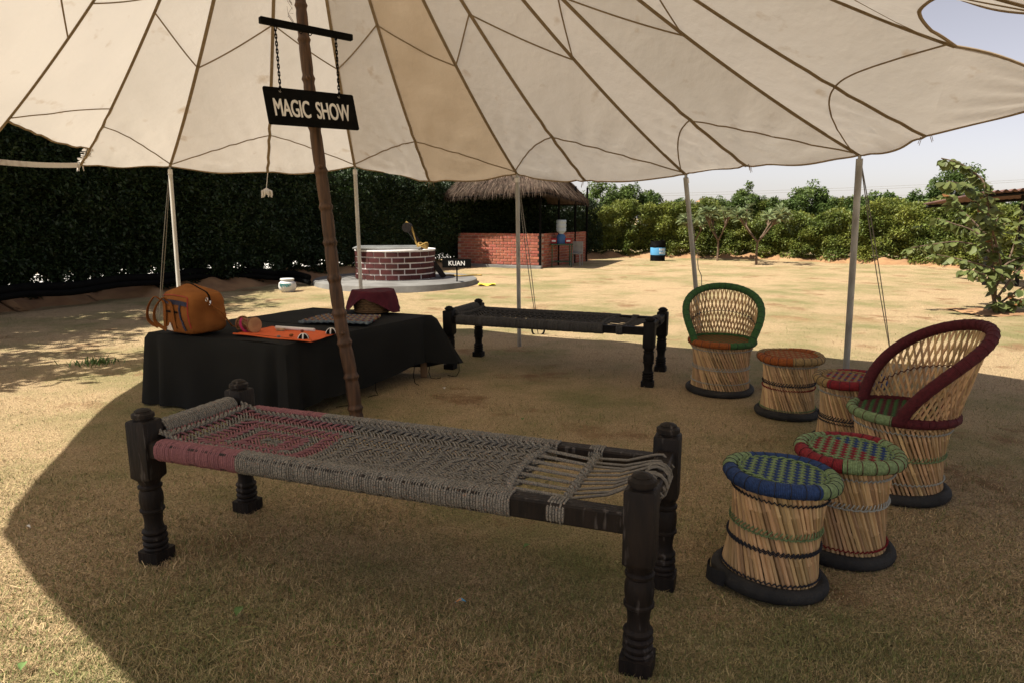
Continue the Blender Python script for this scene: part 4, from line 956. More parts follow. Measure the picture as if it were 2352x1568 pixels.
# orange cloth
mt['orange_cloth'] = mat('orange_cloth', (.72, .135, .035), (.62, .11, .03), 30, rough=.9, bump=.3, bsc=300, bdist=.001)
oc = [ont(536, 768), ont(715, 786), ont(776, 765), ont(625, 751)]
b = MB(); b.grid(lambda u, v: oc[0].lerp(oc[1], u).lerp(oc[3].lerp(oc[2], u), v)+Vector((0, 0, .004+.003*math.sin(u*9+v*3)+.002*math.sin(v*14))), 22, 16); b.grid(lambda u, v: oc[0].lerp(oc[1], u).lerp(oc[3].lerp(oc[2], u), v*.97+.015)+Vector((0, 0, -.001)), 4, 4)
b.tube([oc[0].lerp(oc[1], k/20)+Vector((0, 0, .006+.003*math.sin(k*.45))) for k in range(21)], .006, 6); ocl = b.obj('orange_cloth', mt['orange_cloth']); tag(ocl, 'bright orange cloth spread on the black table', 'cloth')
b = MB(); b.tube([oc[0].lerp(oc[1], k/12).lerp(oc[3].lerp(oc[2], k/12), .03)+Vector((0, 0, .011)) for k in range(13)], .0016, 4); b.obj('stripe', mt['black'], ocl)
# hand drum
dp = ont(572, 763); dr = thing('hand_drum', 'small wooden hand drum with red cords on the orange cloth', 'drum', dp+Vector((0, 0, .062*U))); ax_ = (Vector((.80, -.6, .03))).normalized(); Mq = ax_.to_track_quat('Z', 'Y').to_matrix()
mt['drum'] = mat('drum_wood', (.26, .12, .055), (.17, .075, .035), 14, rough=.6); mt['skin'] = mat('drum_skin', (.40, .24, .12), (.30, .16, .08), 18, rough=.7)
b = MB(); b.lathe([(.0, -.085*U), (.052*U, -.085*U), (.046*U, -.04*U), (.036*U, 0), (.046*U, .04*U), (.055*U, .085*U), (0, .0851*U)], 24, M=Mq); b.obj('shell', mt['drum'], dr)
for s in (-1, 1):
    b = MB(); b.lathe([(.0, .083*s*U), (.058*U, .083*s*U), (.060*U, .092*s*U), (.05*U, .096*s*U), (0, .097*s*U)], 24, M=Mq); b.obj('drum_head', mt['skin'], dr)
    b = MB(); b.tube([Mq @ pol(.060*U, k*2*PI/24, .080*s*U) for k in range(24)], .006, 6, closed=True); b.obj('hoop', mt['drum'], dr)
for k in range(10):
    a = k*2*PI/10; b = MB(); b.tube([Mq @ pol(.061*U, a, -.08*U), Mq @ pol(.046*U, a+.3, 0), Mq @ pol(.061*U, a+.63, .08*U)], .0028, 5); b.obj('tension_cord', mt['w_red'] if k % 2 else mt['w_tan'], dr)
b = MB(); mt['magenta'] = mat('magenta_ribbon', (.35, .02, .09), rough=.8); b.tube([Mq @ pol(.064*U, q*.25+2.2, -.03*U+q*.006) for q in range(10)], .009, 6, flat=.4); b.obj('ribbon', mt['magenta'], dr)
# small things on the orange cloth
p0, p1 = ont(634, 752, .016), ont(722, 758, .016); b = MB(); b.tube([p0, p0.lerp(p1, .5), p1], .014*U, 14); tag(b.obj('metal_tube', mt['white']), 'white wand-like tube lying on the orange cloth', 'tube')
o = ont(645, 757, .012); b = MB(); b.cbox(o, (.06, .035, .016), .002, Matrix.Rotation(-.1, 3, 'Z')); mt['box'] = mat('matchbox_card', (.45, .33, .2), (.3, .2, .12), 40); tag(b.obj('matchbox', mt['box']), 'small pale matchbox in front of the white tube', 'matchbox')
for (px, py, rr, c, l, nm) in ((640, 773, .013, (.25, .22, .2), 'small grey stone near the front of the orange cloth', 'pebble'), (669, 770, .015, (.24, .085, .02), 'small brown nut in the middle of the orange cloth', 'nut'), (694, 760, .013, (.22, .06, .03), 'reddish nut beside the white tube', 'nut')):
    b = MB(); b.lathe([(0, -rr*.7), (rr*.75, -rr*.5), (rr*1.1, 0), (rr*.8, rr*.5), (0, rr*.75)], 12, ont(px, py, .006+rr*.7)); tag(b.obj(nm, mat(nm+'_skin', c, tuple(x*.6 for x in c), 60, bump=.6, bsc=90)), l, nm)
for px, py, l in ((697, 778, 'black beanbag cup with white cross band near the front of the orange cloth'), (761, 765, 'black beanbag cup with white cross band beside the bamboo pole')):
    t = thing('beanbag_cup', l, 'cup', ont(px, py, .006), R.uniform(0, .5), 'black and white cups on the orange cloth'); r_ = .043*U
    pr_ = [(r_*math.cos(a), r_*.92*math.sin(a)) for a in [k*PI/2/8 for k in range(9)]]; b = MB(); b.lathe([(r_*.9, -.001)]+pr_, 24); b.obj('dome', mt['black'], t)
    for a in (.3, .3+PI/3, .3+2*PI/3):
        b = MB(); b.tube([Vector((math.cos(a)*math.cos(q)*r_*1.02, math.sin(a)*math.cos(q)*r_*1.02, .92*r_*1.03*math.sin(q))) for q in [k*PI/14 for k in range(15)]], .0055*U, 6, flat=.35, up=(math.cos(a), math.sin(a), .01)); b.obj('white_band', mt['white'], t)
# knitted mat
mt['knit_a'] = mat('knit_teal', (.17, .21, .22), (.07, .09, .12), 60, bump=.6, bsc=200); mt['knit_b'] = mat('knit_ochre', (.40, .26, .11), (.22, .13, .06), 60, bump=.6, bsc=200); mt['knit_c'] = mat('knit_plum', (.15, .05, .065), (.08, .03, .04), 60, bump=.6, bsc=200)
km = thing('knitted_mat', 'folded multicoloured knitted mat on the black table behind the orange cloth', 'mat', ont(780, 738)); K = [ont(682, 745), ont(848, 748), ont(878, 727), ont(745, 730)]
for k in range(26):
    b = MB(); v0 = (k+.5)/26
    b.tube([K[0].lerp(K[1], u).lerp(K[3].lerp(K[2], u), v0)+Vector((0, 0, .016+.004*math.sin(u*70+k*3.1)+.008*math.sin(u*3+v0*2))) for u in np.linspace(.02+.02*math.sin(k), .98+.015*math.sin(k*2), 60)], .0115*U, 5); b.obj('knit_row', mt[('knit_a', 'knit_a', 'knit_b', 'knit_c', 'knit_a', 'knit_c', 'knit_b')[k % 7]], km, world=True)
# covered basket
bk = ont(858, 716); bs = thing('wicker_basket', 'round wicker basket under a maroon cloth at the back of the table', 'basket', bk); rb = .20*U
mt['wicker'] = mat('wicker', (.17, .10, .045), (.10, .055, .025), 40, rough=.7)
for k in range(11):
    z = .012+k*.0165*U; b = MB(); b.tube([pol(rb*(.86+.012*k)+.004*(-1)**q*(1 if k % 2 else -1), q*2*PI/40, z) for q in range(40)], .0085*U, 6, closed=True); b.obj('cane_course', mt['wicker'], bs)
b = MB(); b.lathe([(0, .006), (rb*.8, .006), (rb*.82, .02), (rb*.92, .175*U), (rb*.2, .20*U), (0, .20*U)], 28); b.obj('inner_lining', mt['wicker'], bs)
mt['maroon_cloth'] = mat('maroon_cloth', (.085, .012, .022), (.060, .008, .016), 12, rough=.95, bump=.5, bsc=200, bdist=.002)
b = MB(); V = []; na, nr_ = 72, 16
for k in range(na):
    a = 2*PI*k/na
    mx = 1.62+.16*math.sin(a*2+.8)+.1*math.sin(a*3+2)+.28*math.exp(-((a-5.6)/.5)**2)-.42*math.exp(-((a-4.35)/.42)**2)
    for j in range(nr_+1):
        q = j/nr_*mx
        if q < .92: r_, z = rb*1.11*q, .212*U-.006*math.sin(q*4+a*2)
        else:
            d = (q-.92)*rb*1.15; r_ = rb*1.03+d*.26+.010*math.sin(a*9+d*20)*min(1, d*12); z = .210*U-d*.93
        V.append((r_*math.cos(a), r_*math.sin(a), max(.008, z)))
b.add(V, [(k*(nr_+1)+j, ((k+1) % na)*(nr_+1)+j, ((k+1) % na)*(nr_+1)+j+1, k*(nr_+1)+j+1) for k in range(na) for j in range(nr_)])
o = b.obj('maroon_cloth', mt['maroon_cloth'], ang=None); o.location = bk; tag(o, 'maroon cloth draped over the wicker basket', 'cloth')

# ================================================================== WELL
wc = W(-2.68, 15.8); wr = .905*U
pl = thing('concrete_plinth', 'round grey concrete plinth around the brick well', 'plinth', wc); mt['concrete'] = mat('grey_concrete', (.21, .205, .19), (.14, .135, .125), 2.5, rough=.9, bump=.4, bsc=20, c3=(.14, .13, .12), sc3=1.2, lo3=.55, hi3=.75)
b = MB(); b.lathe([(1.89*U, -.02), (1.86*U, .11*U), (1.82*U, .13*U), (0, .135*U)], 64); b.obj('slab', mt['concrete'], pl)
zp = .135*U; wl = thing('brick_well', 'round painted red brick well with white joints', 'well', wc+Vector((0, 0, zp)))
mt['mortar'] = mat('white_mortar', (.80, .77, .74), (.68, .65, .62), 12, bump=.4, bsc=40); mt['wbrick'] = mat('painted_brick', (.070, .017, .015), (.045, .012, .011), 9, rough=.8, bump=.4, bsc=40, orand=.22)
nb, nc = 21, 5; ch_ = .63*U/nc
b = MB(); b.lathe([(wr-.012, 0), (wr-.010, .63*U), (wr+.012, .632*U), (wr+.012, .66*U), (wr-.17, .662*U), (wr-.20, .3)], 64, cap=False); b.obj('mortar_core', mt['mortar'], wl)
b = MB(); da = 2*PI/nb*.91; seg = 5; V = []
for k in range(seg+1):
    a = -da/2+da*k/seg
    for r_, z, in ((wr-.06, .015), (wr+.006, .013), (wr+.006, ch_-.013), (wr-.06, ch_-.015)): V.append(pol(r_, a, z))
fs = [(k*4+q, k*4+(q+1) % 4, k*4+4+(q+1) % 4, k*4+4+q) for k in range(seg) for q in range(4)]+[(0, 1, 2, 3)[::-1], tuple(seg*4+q for q in range(4))]
bm = b.add(V, fs).mesh('brick', mt['wbrick'], False)
for c_ in range(nc):
    for k in range(nb):
        o = link('brick', bm, wl); o.location.z = ch_*c_; o.rotation_euler.z = 2*PI*(k+.5*(c_ % 2))/nb+R.uniform(-.008, .008); s = R.uniform(.992, 1.008); o.scale = (s, s, 1)
lid = thing('well_cover', 'grey metal frame cover lying on top of the brick well', 'cover', wc+Vector((-.12, -.15, zp+.668*U)), .12); mt['grey_metal'] = mat('grey_sheet', (.30, .31, .30), (.22, .22, .21), 5, rough=.6)
b = MB(); b.cbox((0, 0, .012), (1.40*U, 1.1*U, .012), .003); b.obj('sheet', mt['grey_metal'], lid)
for y in (-.55, 0, .55): b = MB(); b.cbox((0, y*U, .034), (1.46*U, .04, .030), .003); b.obj('frame_bar', mt['grey_metal'], lid)
for x in (-.72, .72): b = MB(); b.cbox((x*U, 0, .032), (.04, 1.08*U, .026), .003); b.obj('frame_bar', mt['grey_metal'], lid)
# hoist beam with pulley
b0, b1 = g(1020, 637, zp), at(936, 523, 15.6); t = thing('well_hoist', 'dark wooden hoist arm with pulley and yellow rope beside the well', 'hoist', b0)
for s in (-.10, .10):
    b = MB(); b.tube([Vector((0, s, 0)), (b1-b0)+Vector((0, s*.8, 0))], .055, 4); b.obj('arm', mt['wood'], t)
b = MB(); Mx = Matrix.Rotation(PI/2, 3, 'X'); e = b1-b0; b.lathe([(0, -.12), (.10, -.12), (.10, -.09), (.07, -.06), (.07, .06), (.10, .09), (.10, .12), (0, .12)], 20, e, M=Mx); b.obj('pulley', mt['wood'], t)
mt['yellow'] = mat('yellow_rope', (.34, .22, .06), (.24, .15, .04), 30, rough=.9)
b = MB(); e2 = at(965, 578, 15.5)-b0; b.tube([e+Vector((-.02, -.05, .12)), e+Vector((.10, -.08, .0)), e.lerp(e2, .55)+Vector((.02, 0, 0)), e2], .022, 6); b.obj('rope', mt['yellow'], t)
b = MB(); e3 = at(972, 568, 15.5)-b0
for k in range(4): b.tube([e3+Vector((.10*math.cos(a), .06*math.sin(a), .02*k+.03*math.sin(a*2+k))) for a in [i*PI/7 for i in range(14)]], .018, 5, closed=True)
b.obj('rope_coil', mt['yellow'], t)
b = MB(); q = g(1060, 634, zp); pts = [q+Vector((-.45+.09*k, -.1+.12*math.sin(k*.9), .018)) for k in range(11)]; b.tube(pts, .018, 6); tag(b.obj('yellow_rope', mt['yellow']), 'yellow rope lying on the well plinth behind the KUAN sign', 'rope')
# KUAN sign
kb = g(1050, 661); t = thing('name_sign', 'small black sign reading KUAN on a thin post before the well', 'sign', kb); kz = at(1050, 605, kb.y/U).z; k_ = kb.y/F
b = MB(); b.tube([(0, 0, -.05), (0, 0, kz-.05)], .016, 8); b.obj('post', mt['black'], t)
b = MB(); b.cbox((0, -.015, kz), (66*k_, .02, 20*k_), .003); kbo = b.obj('board', mt['black'], t)
mt['bright'] = mat('sign_white', (.8, .8, .78), rough=.6)
text('lettering', 'KUAN', 37*k_, 10.5*k_, mt['bright'], kbo, Matrix.Translation((0, -.0275, kz)) @ Matrix.Rotation(PI/2, 4, 'X'), fat=.01)
# white plastic pot
pb_ = g(661, 671); k_ = pb_.y/F; t = thing('plastic_pot', 'round white plastic pot with teal print on the grass', 'pot', pb_); s = 40*k_/2; mt['plastic'] = mat('white_plastic', (.62, .61, .58), (.52, .51, .48), 6, rough=.5)
b = MB(); b.lathe([(0, .0), (s*.62, .0), (s*.92, s*.30), (s, s*.68), (s*.94, s*1.05), (s*.66, s*1.30), (s*.64, s*1.42)], 32); b.obj('body', mt['plastic'], t)
b = MB(); b.lathe([(s*.76, s*1.36), (s*.78, s*1.40), (s*.78, s*1.52), (s*.70, s*1.56), (0, s*1.58)], 32); b.obj('cap', mt['plastic'], t)
mt['teal'] = mat('teal_print', (.10, .28, .27), rough=.6)
b = MB()
for k in range(9):
    a = -PI/2-.62+k*.15; z = s*.75; w_ = .05
    b.tube([pol(s*1.004, a, z+.02*math.sin(k*5)), pol(s*1.004, a+.03, z+.05), pol(s*1.004, a+.08, z+.02*math.cos(k*3))], .009, 4)
b.tube([pol(s*1.0, -PI/2-.5+k*.1, s*.95) for k in range(8)], .006, 4); b.obj('print', mt['teal'], t)
# black pipe on the bank
b = MB(); P = [g(-200, 745), g(0, 722), g(200, 700), g(400, 672), (g(520, 658)), g(640, 653), g(725, 660)]; pts = []
for k in range(len(P)-1):
    for q in range(6): p = P[k].lerp(P[k+1], q/6); pts.append(p+Vector((0, 0, .34-.16*max(0, (k+q/6-3.5)/2.5)+.02*math.sin(k*6+q))))
for o_ in (0, 1):
    b = MB(); b.tube([p+Vector((.05*o_, -.12*o_, -.09*o_-.0*o_)) for p in pts], .070-.02*o_, 10); tag(b.obj('black_pipe', mt['black']), ('thick black pipe lying along the earth bank', 'thinner black pipe lying in front of the thick one on the bank')[o_], 'pipe', 'pipes on the bank')

# ================================================================== THATCHED HUT
h0, h1, h2 = g(1050, 611), g(1240, 617), g(1346, 601)
hut = thing('thatched_hut', 'open thatched hut with low red brick walls on black posts', 'hut', h0)
mt['brick'] = mat('red_brick', (.36, .125, .080), (.27, .085, .055), 7, rough=.9, bump=.5, bsc=40, orand=.28); mt['mort2'] = mat('cement_joint', (.42, .31, .25), (.32, .23, .18), 12, rough=.95, bump=.4, bsc=40)
hw_ = (617-538)*h1.y/F*1.0
bs_ = MB(); bl_, bhh = .235, hw_/12; bs_.cbox((0, 0, 0), (bl_-.014, .10, bhh-.014), .006); bme = bs_.mesh('brick', mt['brick'], False)
def brickwall(a, c, openings=()):
    d = c-a; ln = d.length; d.normalize(); nrm = Vector((d.y, -d.x, 0)); ang = math.atan2(d.y, d.x); nbk = int(round(ln/bl_))
    b = MB(); b.box((a+c)/2-h0-nrm*.07+Vector((0, 0, hw_/2-.01)), (ln, .10, hw_-.02), Matrix.Rotation(ang, 3, 'Z')); b.obj('mortar_core', mt['mort2'], hut, smooth=False)
    for r_ in range(12):
        for k in range(nbk):
            x = (k+.5+(.5 if r_ % 2 else 0))*ln/nbk
            if x > ln-.02: x = ln-.06
            o = link('brick', bme, hut); o.location = a+d*x-h0-nrm*(.055+R.uniform(-.006, .004))+Vector((0, 0, (r_+.5)*bhh)); o.rotation_euler = (R.uniform(-.02, .02), R.uniform(-.02, .02), ang+R.uniform(-.015, .015)); o.scale = (ln/nbk/bl_*R.uniform(.97, 1.0), 1, R.uniform(.95, 1.02))
brickwall(h0, h1-Vector((.06, 0, 0))); brickwall(h1+Vector((.07, .10, 0)), h2)
hb_ = h0+(h2-h1)
for p in (h0, h1, h2, h1.lerp(h2, .36), h1.lerp(h2, .72), hb_):
    q = p-h0; b = MB(); b.tube([q, q+Vector((0, 0, 2.5*U))], .035, 8); b.obj('post', mt['black'], hut)
b = MB(); b.cbox((h1-h0)*.5+Vector((0, -.10, .03)), ((h1-h0).length+.1, .12, .09), .01, Matrix.Rotation(math.atan2((h1-h0).y, (h1-h0).x), 3, 'Z')); b.obj('footing', mt['concrete'], hut)
mt['thatch'] = mat('thatch_straw', (.135, .095, .068), (.07, .05, .036), 9, rough=.95, isl=.4, bump=.6, bsc=60, st=(1, 1, .3))
eFL, eFR, eBR, eBL = at(1022, 446, h0.y/U-.5), at(1250, 432, h1.y/U-.6), at(1352, 462, h2.y/U-.1), at(1090, 462, hb_.y/U+.4)
rg = (eFL+eFR+eBR+eBL)/4+Vector((0, 0, 1.75)); r1, r2 = rg+(eFL-eFR)*.12, rg-(eFL-eFR)*.12
b = MB(); b.add([q-h0+Vector((0, 0, dz)) for dz in (0, -.14) for q in (eFL, eFR, eBR, eBL, r1, r2)], [(0, 1, 5, 4), (1, 2, 5), (2, 3, 4, 5), (3, 0, 4), (7, 6, 10, 11), (8, 7, 11), (9, 8, 11, 10), (6, 9, 10), (0, 6, 7, 1), (1, 7, 8, 2), (2, 8, 9, 3), (3, 9, 6, 0)])
rf = b.obj('roof', mt['thatch'], hut, smooth=False)
V = []; Fs = []; n = 9000
def strands(a, c, t0, t1, cnt):
    out = ((a+c)/2-(t0+t1)/2).normalized()
    for k in range(cnt):
        u = R.random(); v = R.random()**1.7; p = a.lerp(c, u).lerp(t0.lerp(t1, u), v)-h0+Vector((0, 0, .02)); d = (a.lerp(c, u)-t0.lerp(t1, u)).normalized(); L = R.uniform(.22, .45)
        if v < .06: d = (d*.5+Vector((0, 0, -.8))).normalized(); L = R.uniform(.12, .34)
        d = (d+Vector((R.uniform(-.16, .16), R.uniform(-.16, .16), R.uniform(-.06, .10)))).normalized(); s = d.cross(Vector((R.uniform(-1, 1), R.uniform(-1, 1), 1))).normalized()*R.uniform(.006, .012)
        o = len(V); V.extend([p-s, p+s, p+d*L]); Fs.append((o, o+1, o+2))
strands(eFL, eFR, r1, r2, 5200); strands(eFR, eBR, r2, r2, 3200); strands(eBL, eFL, r1, r1, 900)
tag(link('thatch', npmesh('thatch', np.array([tuple(v) for v in V]), np.array(Fs), mt['thatch']), rf), kind='stuff')
for a, c in ((eFL, eFR), (eFR, eBR), (eBR, eBL), (eBL, eFL)):
    b = MB(); b.tube([a-h0-Vector((0, 0, .12)), c-h0-Vector((0, 0, .12))], .03, 6); b.obj('eave_pole', mt['black'], hut)
# water table
wt = g(1288, 613); k_ = wt.y/F; t = thing('metal_table', 'small green metal table beside the hut carrying the water bottle', 'table', wt, .05); mt['green_metal'] = mat('green_paint', (.02, .06, .035), (.03, .08, .045), 6, rough=.5)
tw, th_ = 50*k_, 51*k_
b = MB(); b.cbox((0, 0, th_), (tw, .5, .035), .004); b.obj('table_top', mt['green_metal'], t)
for x in (-1, 1):
    for y in (-.2, .2): b = MB(); b.tube([(x*tw*.44, y, 0), (x*tw*.44, y, th_)], .017, 6); b.obj('leg', mt['green_metal'], t)
for y in (-.2, .2): b = MB(); b.tube([(-tw*.44, y, .15), (tw*.44, y, .15)], .012, 6); b.obj('stretcher', mt['green_metal'], t)
mt['bottle'] = mat('clear_bottle', (.55, .62, .66), (.45, .53, .58), 5, rough=.15, spec=.6, trans=.3); mt['blueplastic'] = mat('blue_bottle', (.06, .16, .36), (.05, .12, .28), 5, rough=.2, trans=.3); mt['redbox'] = mat('red_carton', (.36, .03, .03), (.3, .02, .02), 5)
tt = wt+Vector((0, 0, th_+.018)); t = thing('water_bottle', 'large clear water bottle upside down on a blue dispenser', 'bottle', tt); r_ = 11.5*k_
b = MB(); b.lathe([(0, 0), (r_*.9, 0), (r_*.92, 14*k_), (r_*.8, 18*k_), (r_*.55, 21*k_), (0, 21*k_)], 24); b.obj('dispenser', mt['blueplastic'], t)
b = MB(); z = 21*k_+.001; b.lathe([(0, z), (r_*.4, z), (r_*.5, z+2*k_), (r_, z+7*k_), (r_, z+13*k_), (r_*.93, z+14.5*k_), (r_, z+16*k_), (r_, z+22*k_), (r_*.93, z+23.5*k_), (r_, z+25*k_), (r_, z+30*k_), (r_*.9, z+32*k_), (0, z+32*k_)], 24); b.obj('upturned_bottle', mt['bottle'], t)
for dx, l in ((-17, 'red carton on the green table left of the water bottle'), (16, 'red carton on the green table right of the water bottle')):
    b = MB(); b.cbox(tt+Vector((dx*k_, .02, 6*k_)), (14*k_, .2, 11.5*k_), .004); bx_ = b.obj('carton', mt['redbox']); tag(bx_, l, 'carton', 'red cartons on the table')
    b = MB(); b.cbox(tt+Vector((dx*k_, -.083, 6*k_)), (9*k_, .006, 4*k_), .001); b.obj('white_panel', mt['white'], bx_)
sc_ = g(1324, 611); k_ = sc_.y/F; t = thing('plastic_chair', 'pale plastic chair standing beside the water table', 'chair', sc_, -.3)
b = MB(); b.cbox((0, 0, 28*k_), (24*k_, .38, .03), .01); mt['dull'] = mat('dull_plastic', (.30, .29, .26), (.22, .21, .19), 6); b.obj('seat', mt['dull'], t); b = MB(); b.cbox((0, .17, 42*k_), (24*k_, .03, 26*k_), .01); b.obj('backrest', mt['dull'], t)
for x in (-1, 1):
    for y in (-.17, .17): b = MB(); b.tube([(x*11*k_, y, 0), (x*10*k_, y, 28*k_)], .018, 6); b.obj('leg', mt['dull'], t)
# waste bin
bb_ = g(1510, 601); k_ = bb_.y/F; t = thing('waste_bin', 'black drum bin with blue band reading PAPER WASTE by the hedge', 'bin', bb_); r_ = 16.5*k_
mt['bluep'] = mat('blue_band', (.10, .33, .58), (.08, .28, .50), 5, rough=.5)
b = MB(); b.lathe([(0, 0), (r_, 0), (r_, 10*k_), (r_*1.03, 10.6*k_), (r_, 11.2*k_), (r_, 35*k_), (r_*1.05, 36*k_), (r_*.9, 36.2*k_), (r_*.88, 10*k_)], 28); b.obj('drum', mt['black'], t)
b = MB(); b.lathe([(r_*1.012, 15*k_), (r_*1.014, 15.1*k_), (r_*1.014, 31.5*k_), (r_*1.012, 31.6*k_)], 28, cap=False); b.obj('blue_band', mt['bluep'], t)
b = MB(); V = []
for k in range(24):
    a = 2*PI*k/24
    for j in range(6): V.append(pol(r_*(1.05-.02*j+.07*math.sin(a*5+j)), a, (34+j*2.6+1.5*math.sin(a*3))*k_))
b.add(V, [(k*6+j, ((k+1) % 24)*6+j, ((k+1) % 24)*6+j+1, k*6+j+1) for k in range(24) for j in range(5)]); b.obj('bin_liner', mt['black'], t)
def curved_text(body, z, wd, hg):
    o = text('lettering', body, wd, hg, mt['bright'], t, Matrix.Identity(4), bold=.02); me = o.data
    for v in me.vertices:
        a = -PI/2+.45+v.co.x/r_; y = v.co.y; v.co = pol(r_*1.024, a, z+y)
curved_text('PAPER', 27*k_, 16*k_, 5.6*k_); curved_text('WASTE', 20*k_, 16*k_, 5.6*k_)
# yellow cloth scrap
b = MB(); p = g(1118, 657); b.grid(lambda u, v: p+Vector(((u-.5)*.36, (v-.5)*.3*(1-.5*u), .03+.02*math.sin(u*9+v*7))), 10, 6); mt['yellowc'] = mat('yellow_cloth', (.62, .50, .06), rough=.9); tag(b.obj('yellow_cloth', mt['yellowc']), 'scrap of yellow cloth on the lawn right of the well', 'cloth')

# ================================================================== BUILDINGS BEYOND THE HEDGE
def pt(px, py, Y): return at(px, py, Y)
Y0 = 46; t = thing('grey_tent', 'large grey tent roof beyond the far hedge', 'tent', W(10, Y0)); o0 = Vector(t.location); mt['greyroof'] = mat('grey_tent_cloth', (.15, .15, .135), (.11, .11, .10), 3)
A0, A1, B0, B1 = pt(1500, 512, Y0), pt(1645, 512, Y0), pt(1522, 466, Y0+3), pt(1628, 464, Y0+3); C0, C1 = A0+Vector((0, 6, 0)), A1+Vector((0, 6, 0))
b = MB(); b.add([A0, A1, B1, B0, C0, C1], [(0, 1, 2, 3), (3, 2, 5, 4), (0, 3, 4), (1, 5, 2)]); b.obj('roof', mt['greyroof'], t, smooth=False, world=True)
b = MB(); w0, w1 = A0+Vector((.3, .2, 0)), A1+Vector((-.3, .2, 0)); b.add([w0, w1, w1+Vector((0, 5.5, 0)), w0+Vector((0, 5.5, 0))]+[Vector((q.x, q.y, 0)) for q in (w0, w1, w1+Vector((0, 5.5, 0)), w0+Vector((0, 5.5, 0)))], [(0, 1, 5, 4), (1, 2, 6, 5), (2, 3, 7, 6), (3, 0, 4, 7)]); b.obj('wall', mt['greyroof'], t, smooth=False, world=True)
for px in (1548, 1603):
    q = pt(px, 484, Y0+1.6); b = MB(); b.cbox(q+Vector((0, -.12, .05)), (.55, .1, .32), .02, Matrix.Rotation(-.6, 3, 'X')); b.obj('vent_flap', mt['black'], t, world=True)
t = thing('conical_roof', 'small orange conical roof peak behind the grey tent', 'roof', W(19.2, 66)); q = at(1615, 456, 66); mt['terra'] = mat('clay_roof', (.42, .22, .12), (.34, .17, .09), 3)
b = MB(); b.lathe([(0, q.z), (1.0, q.z-.45), (1.9, q.z-1.2), (1.8, q.z-1.25), (0, q.z-1.0)], 24); b.obj('roof', mt['terra'], t); t.location = (q.x, q.y, 0)
b = MB(); b.lathe([(1.5, 0), (1.5, q.z-1.1)], 20, cap=False); b.obj('wall', mt['pale'], t)
t = thing('metal_roof_shed', 'rusty corrugated roof of a shed at the right edge', 'shed', at(2330, 600, 14.5).xy.to_3d()); o0 = Vector(t.location); mt['rust'] = mat('rusty_sheet', (.16, .085, .065), (.10, .055, .045), 5, rough=.8)
a0, a1 = at(2268, 441, 14.2), at(2560, 420, 13.2); dirx = (a1-a0).normalized()
b = MB(); nc_ = 90
def cor(u, v): return a0.lerp(a1, u)+Vector((.35*v, 2.6*v, -.18*v+.022*math.sin(u*nc_)))
b.grid(cor, 240, 2); b.grid(lambda u, v: cor(u, v)-Vector((0, 0, .012)), 240, 2); b.obj('roof_sheet', mt['rust'], t, ang=None, world=True)
for q in (.35, .65, .98):
    p = cor(q, .5); b = MB(); b.tube([Vector((p.x+.1, p.y, -.05)), p-Vector((0, 0, .05))], .04, 8); b.obj('post', mt['woodb'], t, world=True)
for v_ in (.05, .95): b = MB(); b.tube([cor(0.0, v_)-Vector((0, 0, .07)), cor(1, v_)-Vector((0, 0, .07))], .035, 6); b.obj('purlin', mt['woodb'], t, world=True)
# power lines
for k, (ya, yb) in enumerate(((452, 434), (462, 448), (436, 402), (438, 405), (478, 470))):
    a, c = at(700, ya+12, 62), at(2700, yb-10, 58); b = MB(); b.tube(cat(a, c, .5+.1*k, 30), .011, 5); tag(b.obj('power_line', mt['grey_metal']), ('power line crossing the sky, %s of five' % ('third', 'fourth', 'highest', 'second highest', 'lowest')[k]), 'power line', 'power lines')

# ================================================================== BROAD-LEAVED SHRUB
pbase = g(2290, 716); shr = thing('broadleaf_shrub', 'broad-leaved shrub with long arching branches at the right edge', 'shrub', pbase); kk = pbase.y/F/3.9   # metres per crop pixel
def sp(x, y, d=0): return Vector(((x-1262)*kk, d, (1478-y)*kk))
br = [([(1262, 1490), (1230, 1330), (1218, 1200), (1195, 1000), (1180, 800), (1168, 560), (1160, 430), (1135, 320), (1050, 235), (930, 155), (790, 112)], 0, .5), ([(1200, 1050), (1080, 800), (990, 690), (880, 570), (770, 440), (640, 370), (490, 345)], -.1, -.5), ([(1195, 980), (1080, 900), (870, 856), (700, 872), (440, 915)], .1, .1),
      ([(1215, 1180), (1120, 1110), (1000, 1060), (780, 1008), (520, 955)], -.15, -.4), ([(1230, 1350), (1120, 1190), (900, 1110), (700, 1075)], 0, -.6), ([(1245, 1320), (1340, 1160), (1440, 920), (1500, 720), (1540, 500)], .1, .4), ([(1255, 1420), (1400, 1270), (1560, 1150), (1720, 1000)], 0, -.3), ([(1225, 1250), (1290, 1000), (1330, 800), (1300, 600), (1250, 480)], .2, .5),
      ([(1262, 1470), (1300, 1380), (1400, 1330)], 0, -.3), ([(1262, 1470), (1190, 1400), (1120, 1370)], 0, -.3), ([(1180, 850), (1060, 690), (960, 560), (900, 430)], .1, .5), ([(1215, 1150), (1330, 1060), (1450, 1020), (1600, 980)], 0, .3), ([(1185, 900), (1000, 760), (860, 700), (740, 650)], 0, .3),
      ([(1250, 1350), (1420, 1100), (1600, 900), (1700, 700)], 0, .1), ([(1200, 1050), (1120, 950), (1050, 800), (1040, 640)], .0, -.3)]
LP = []
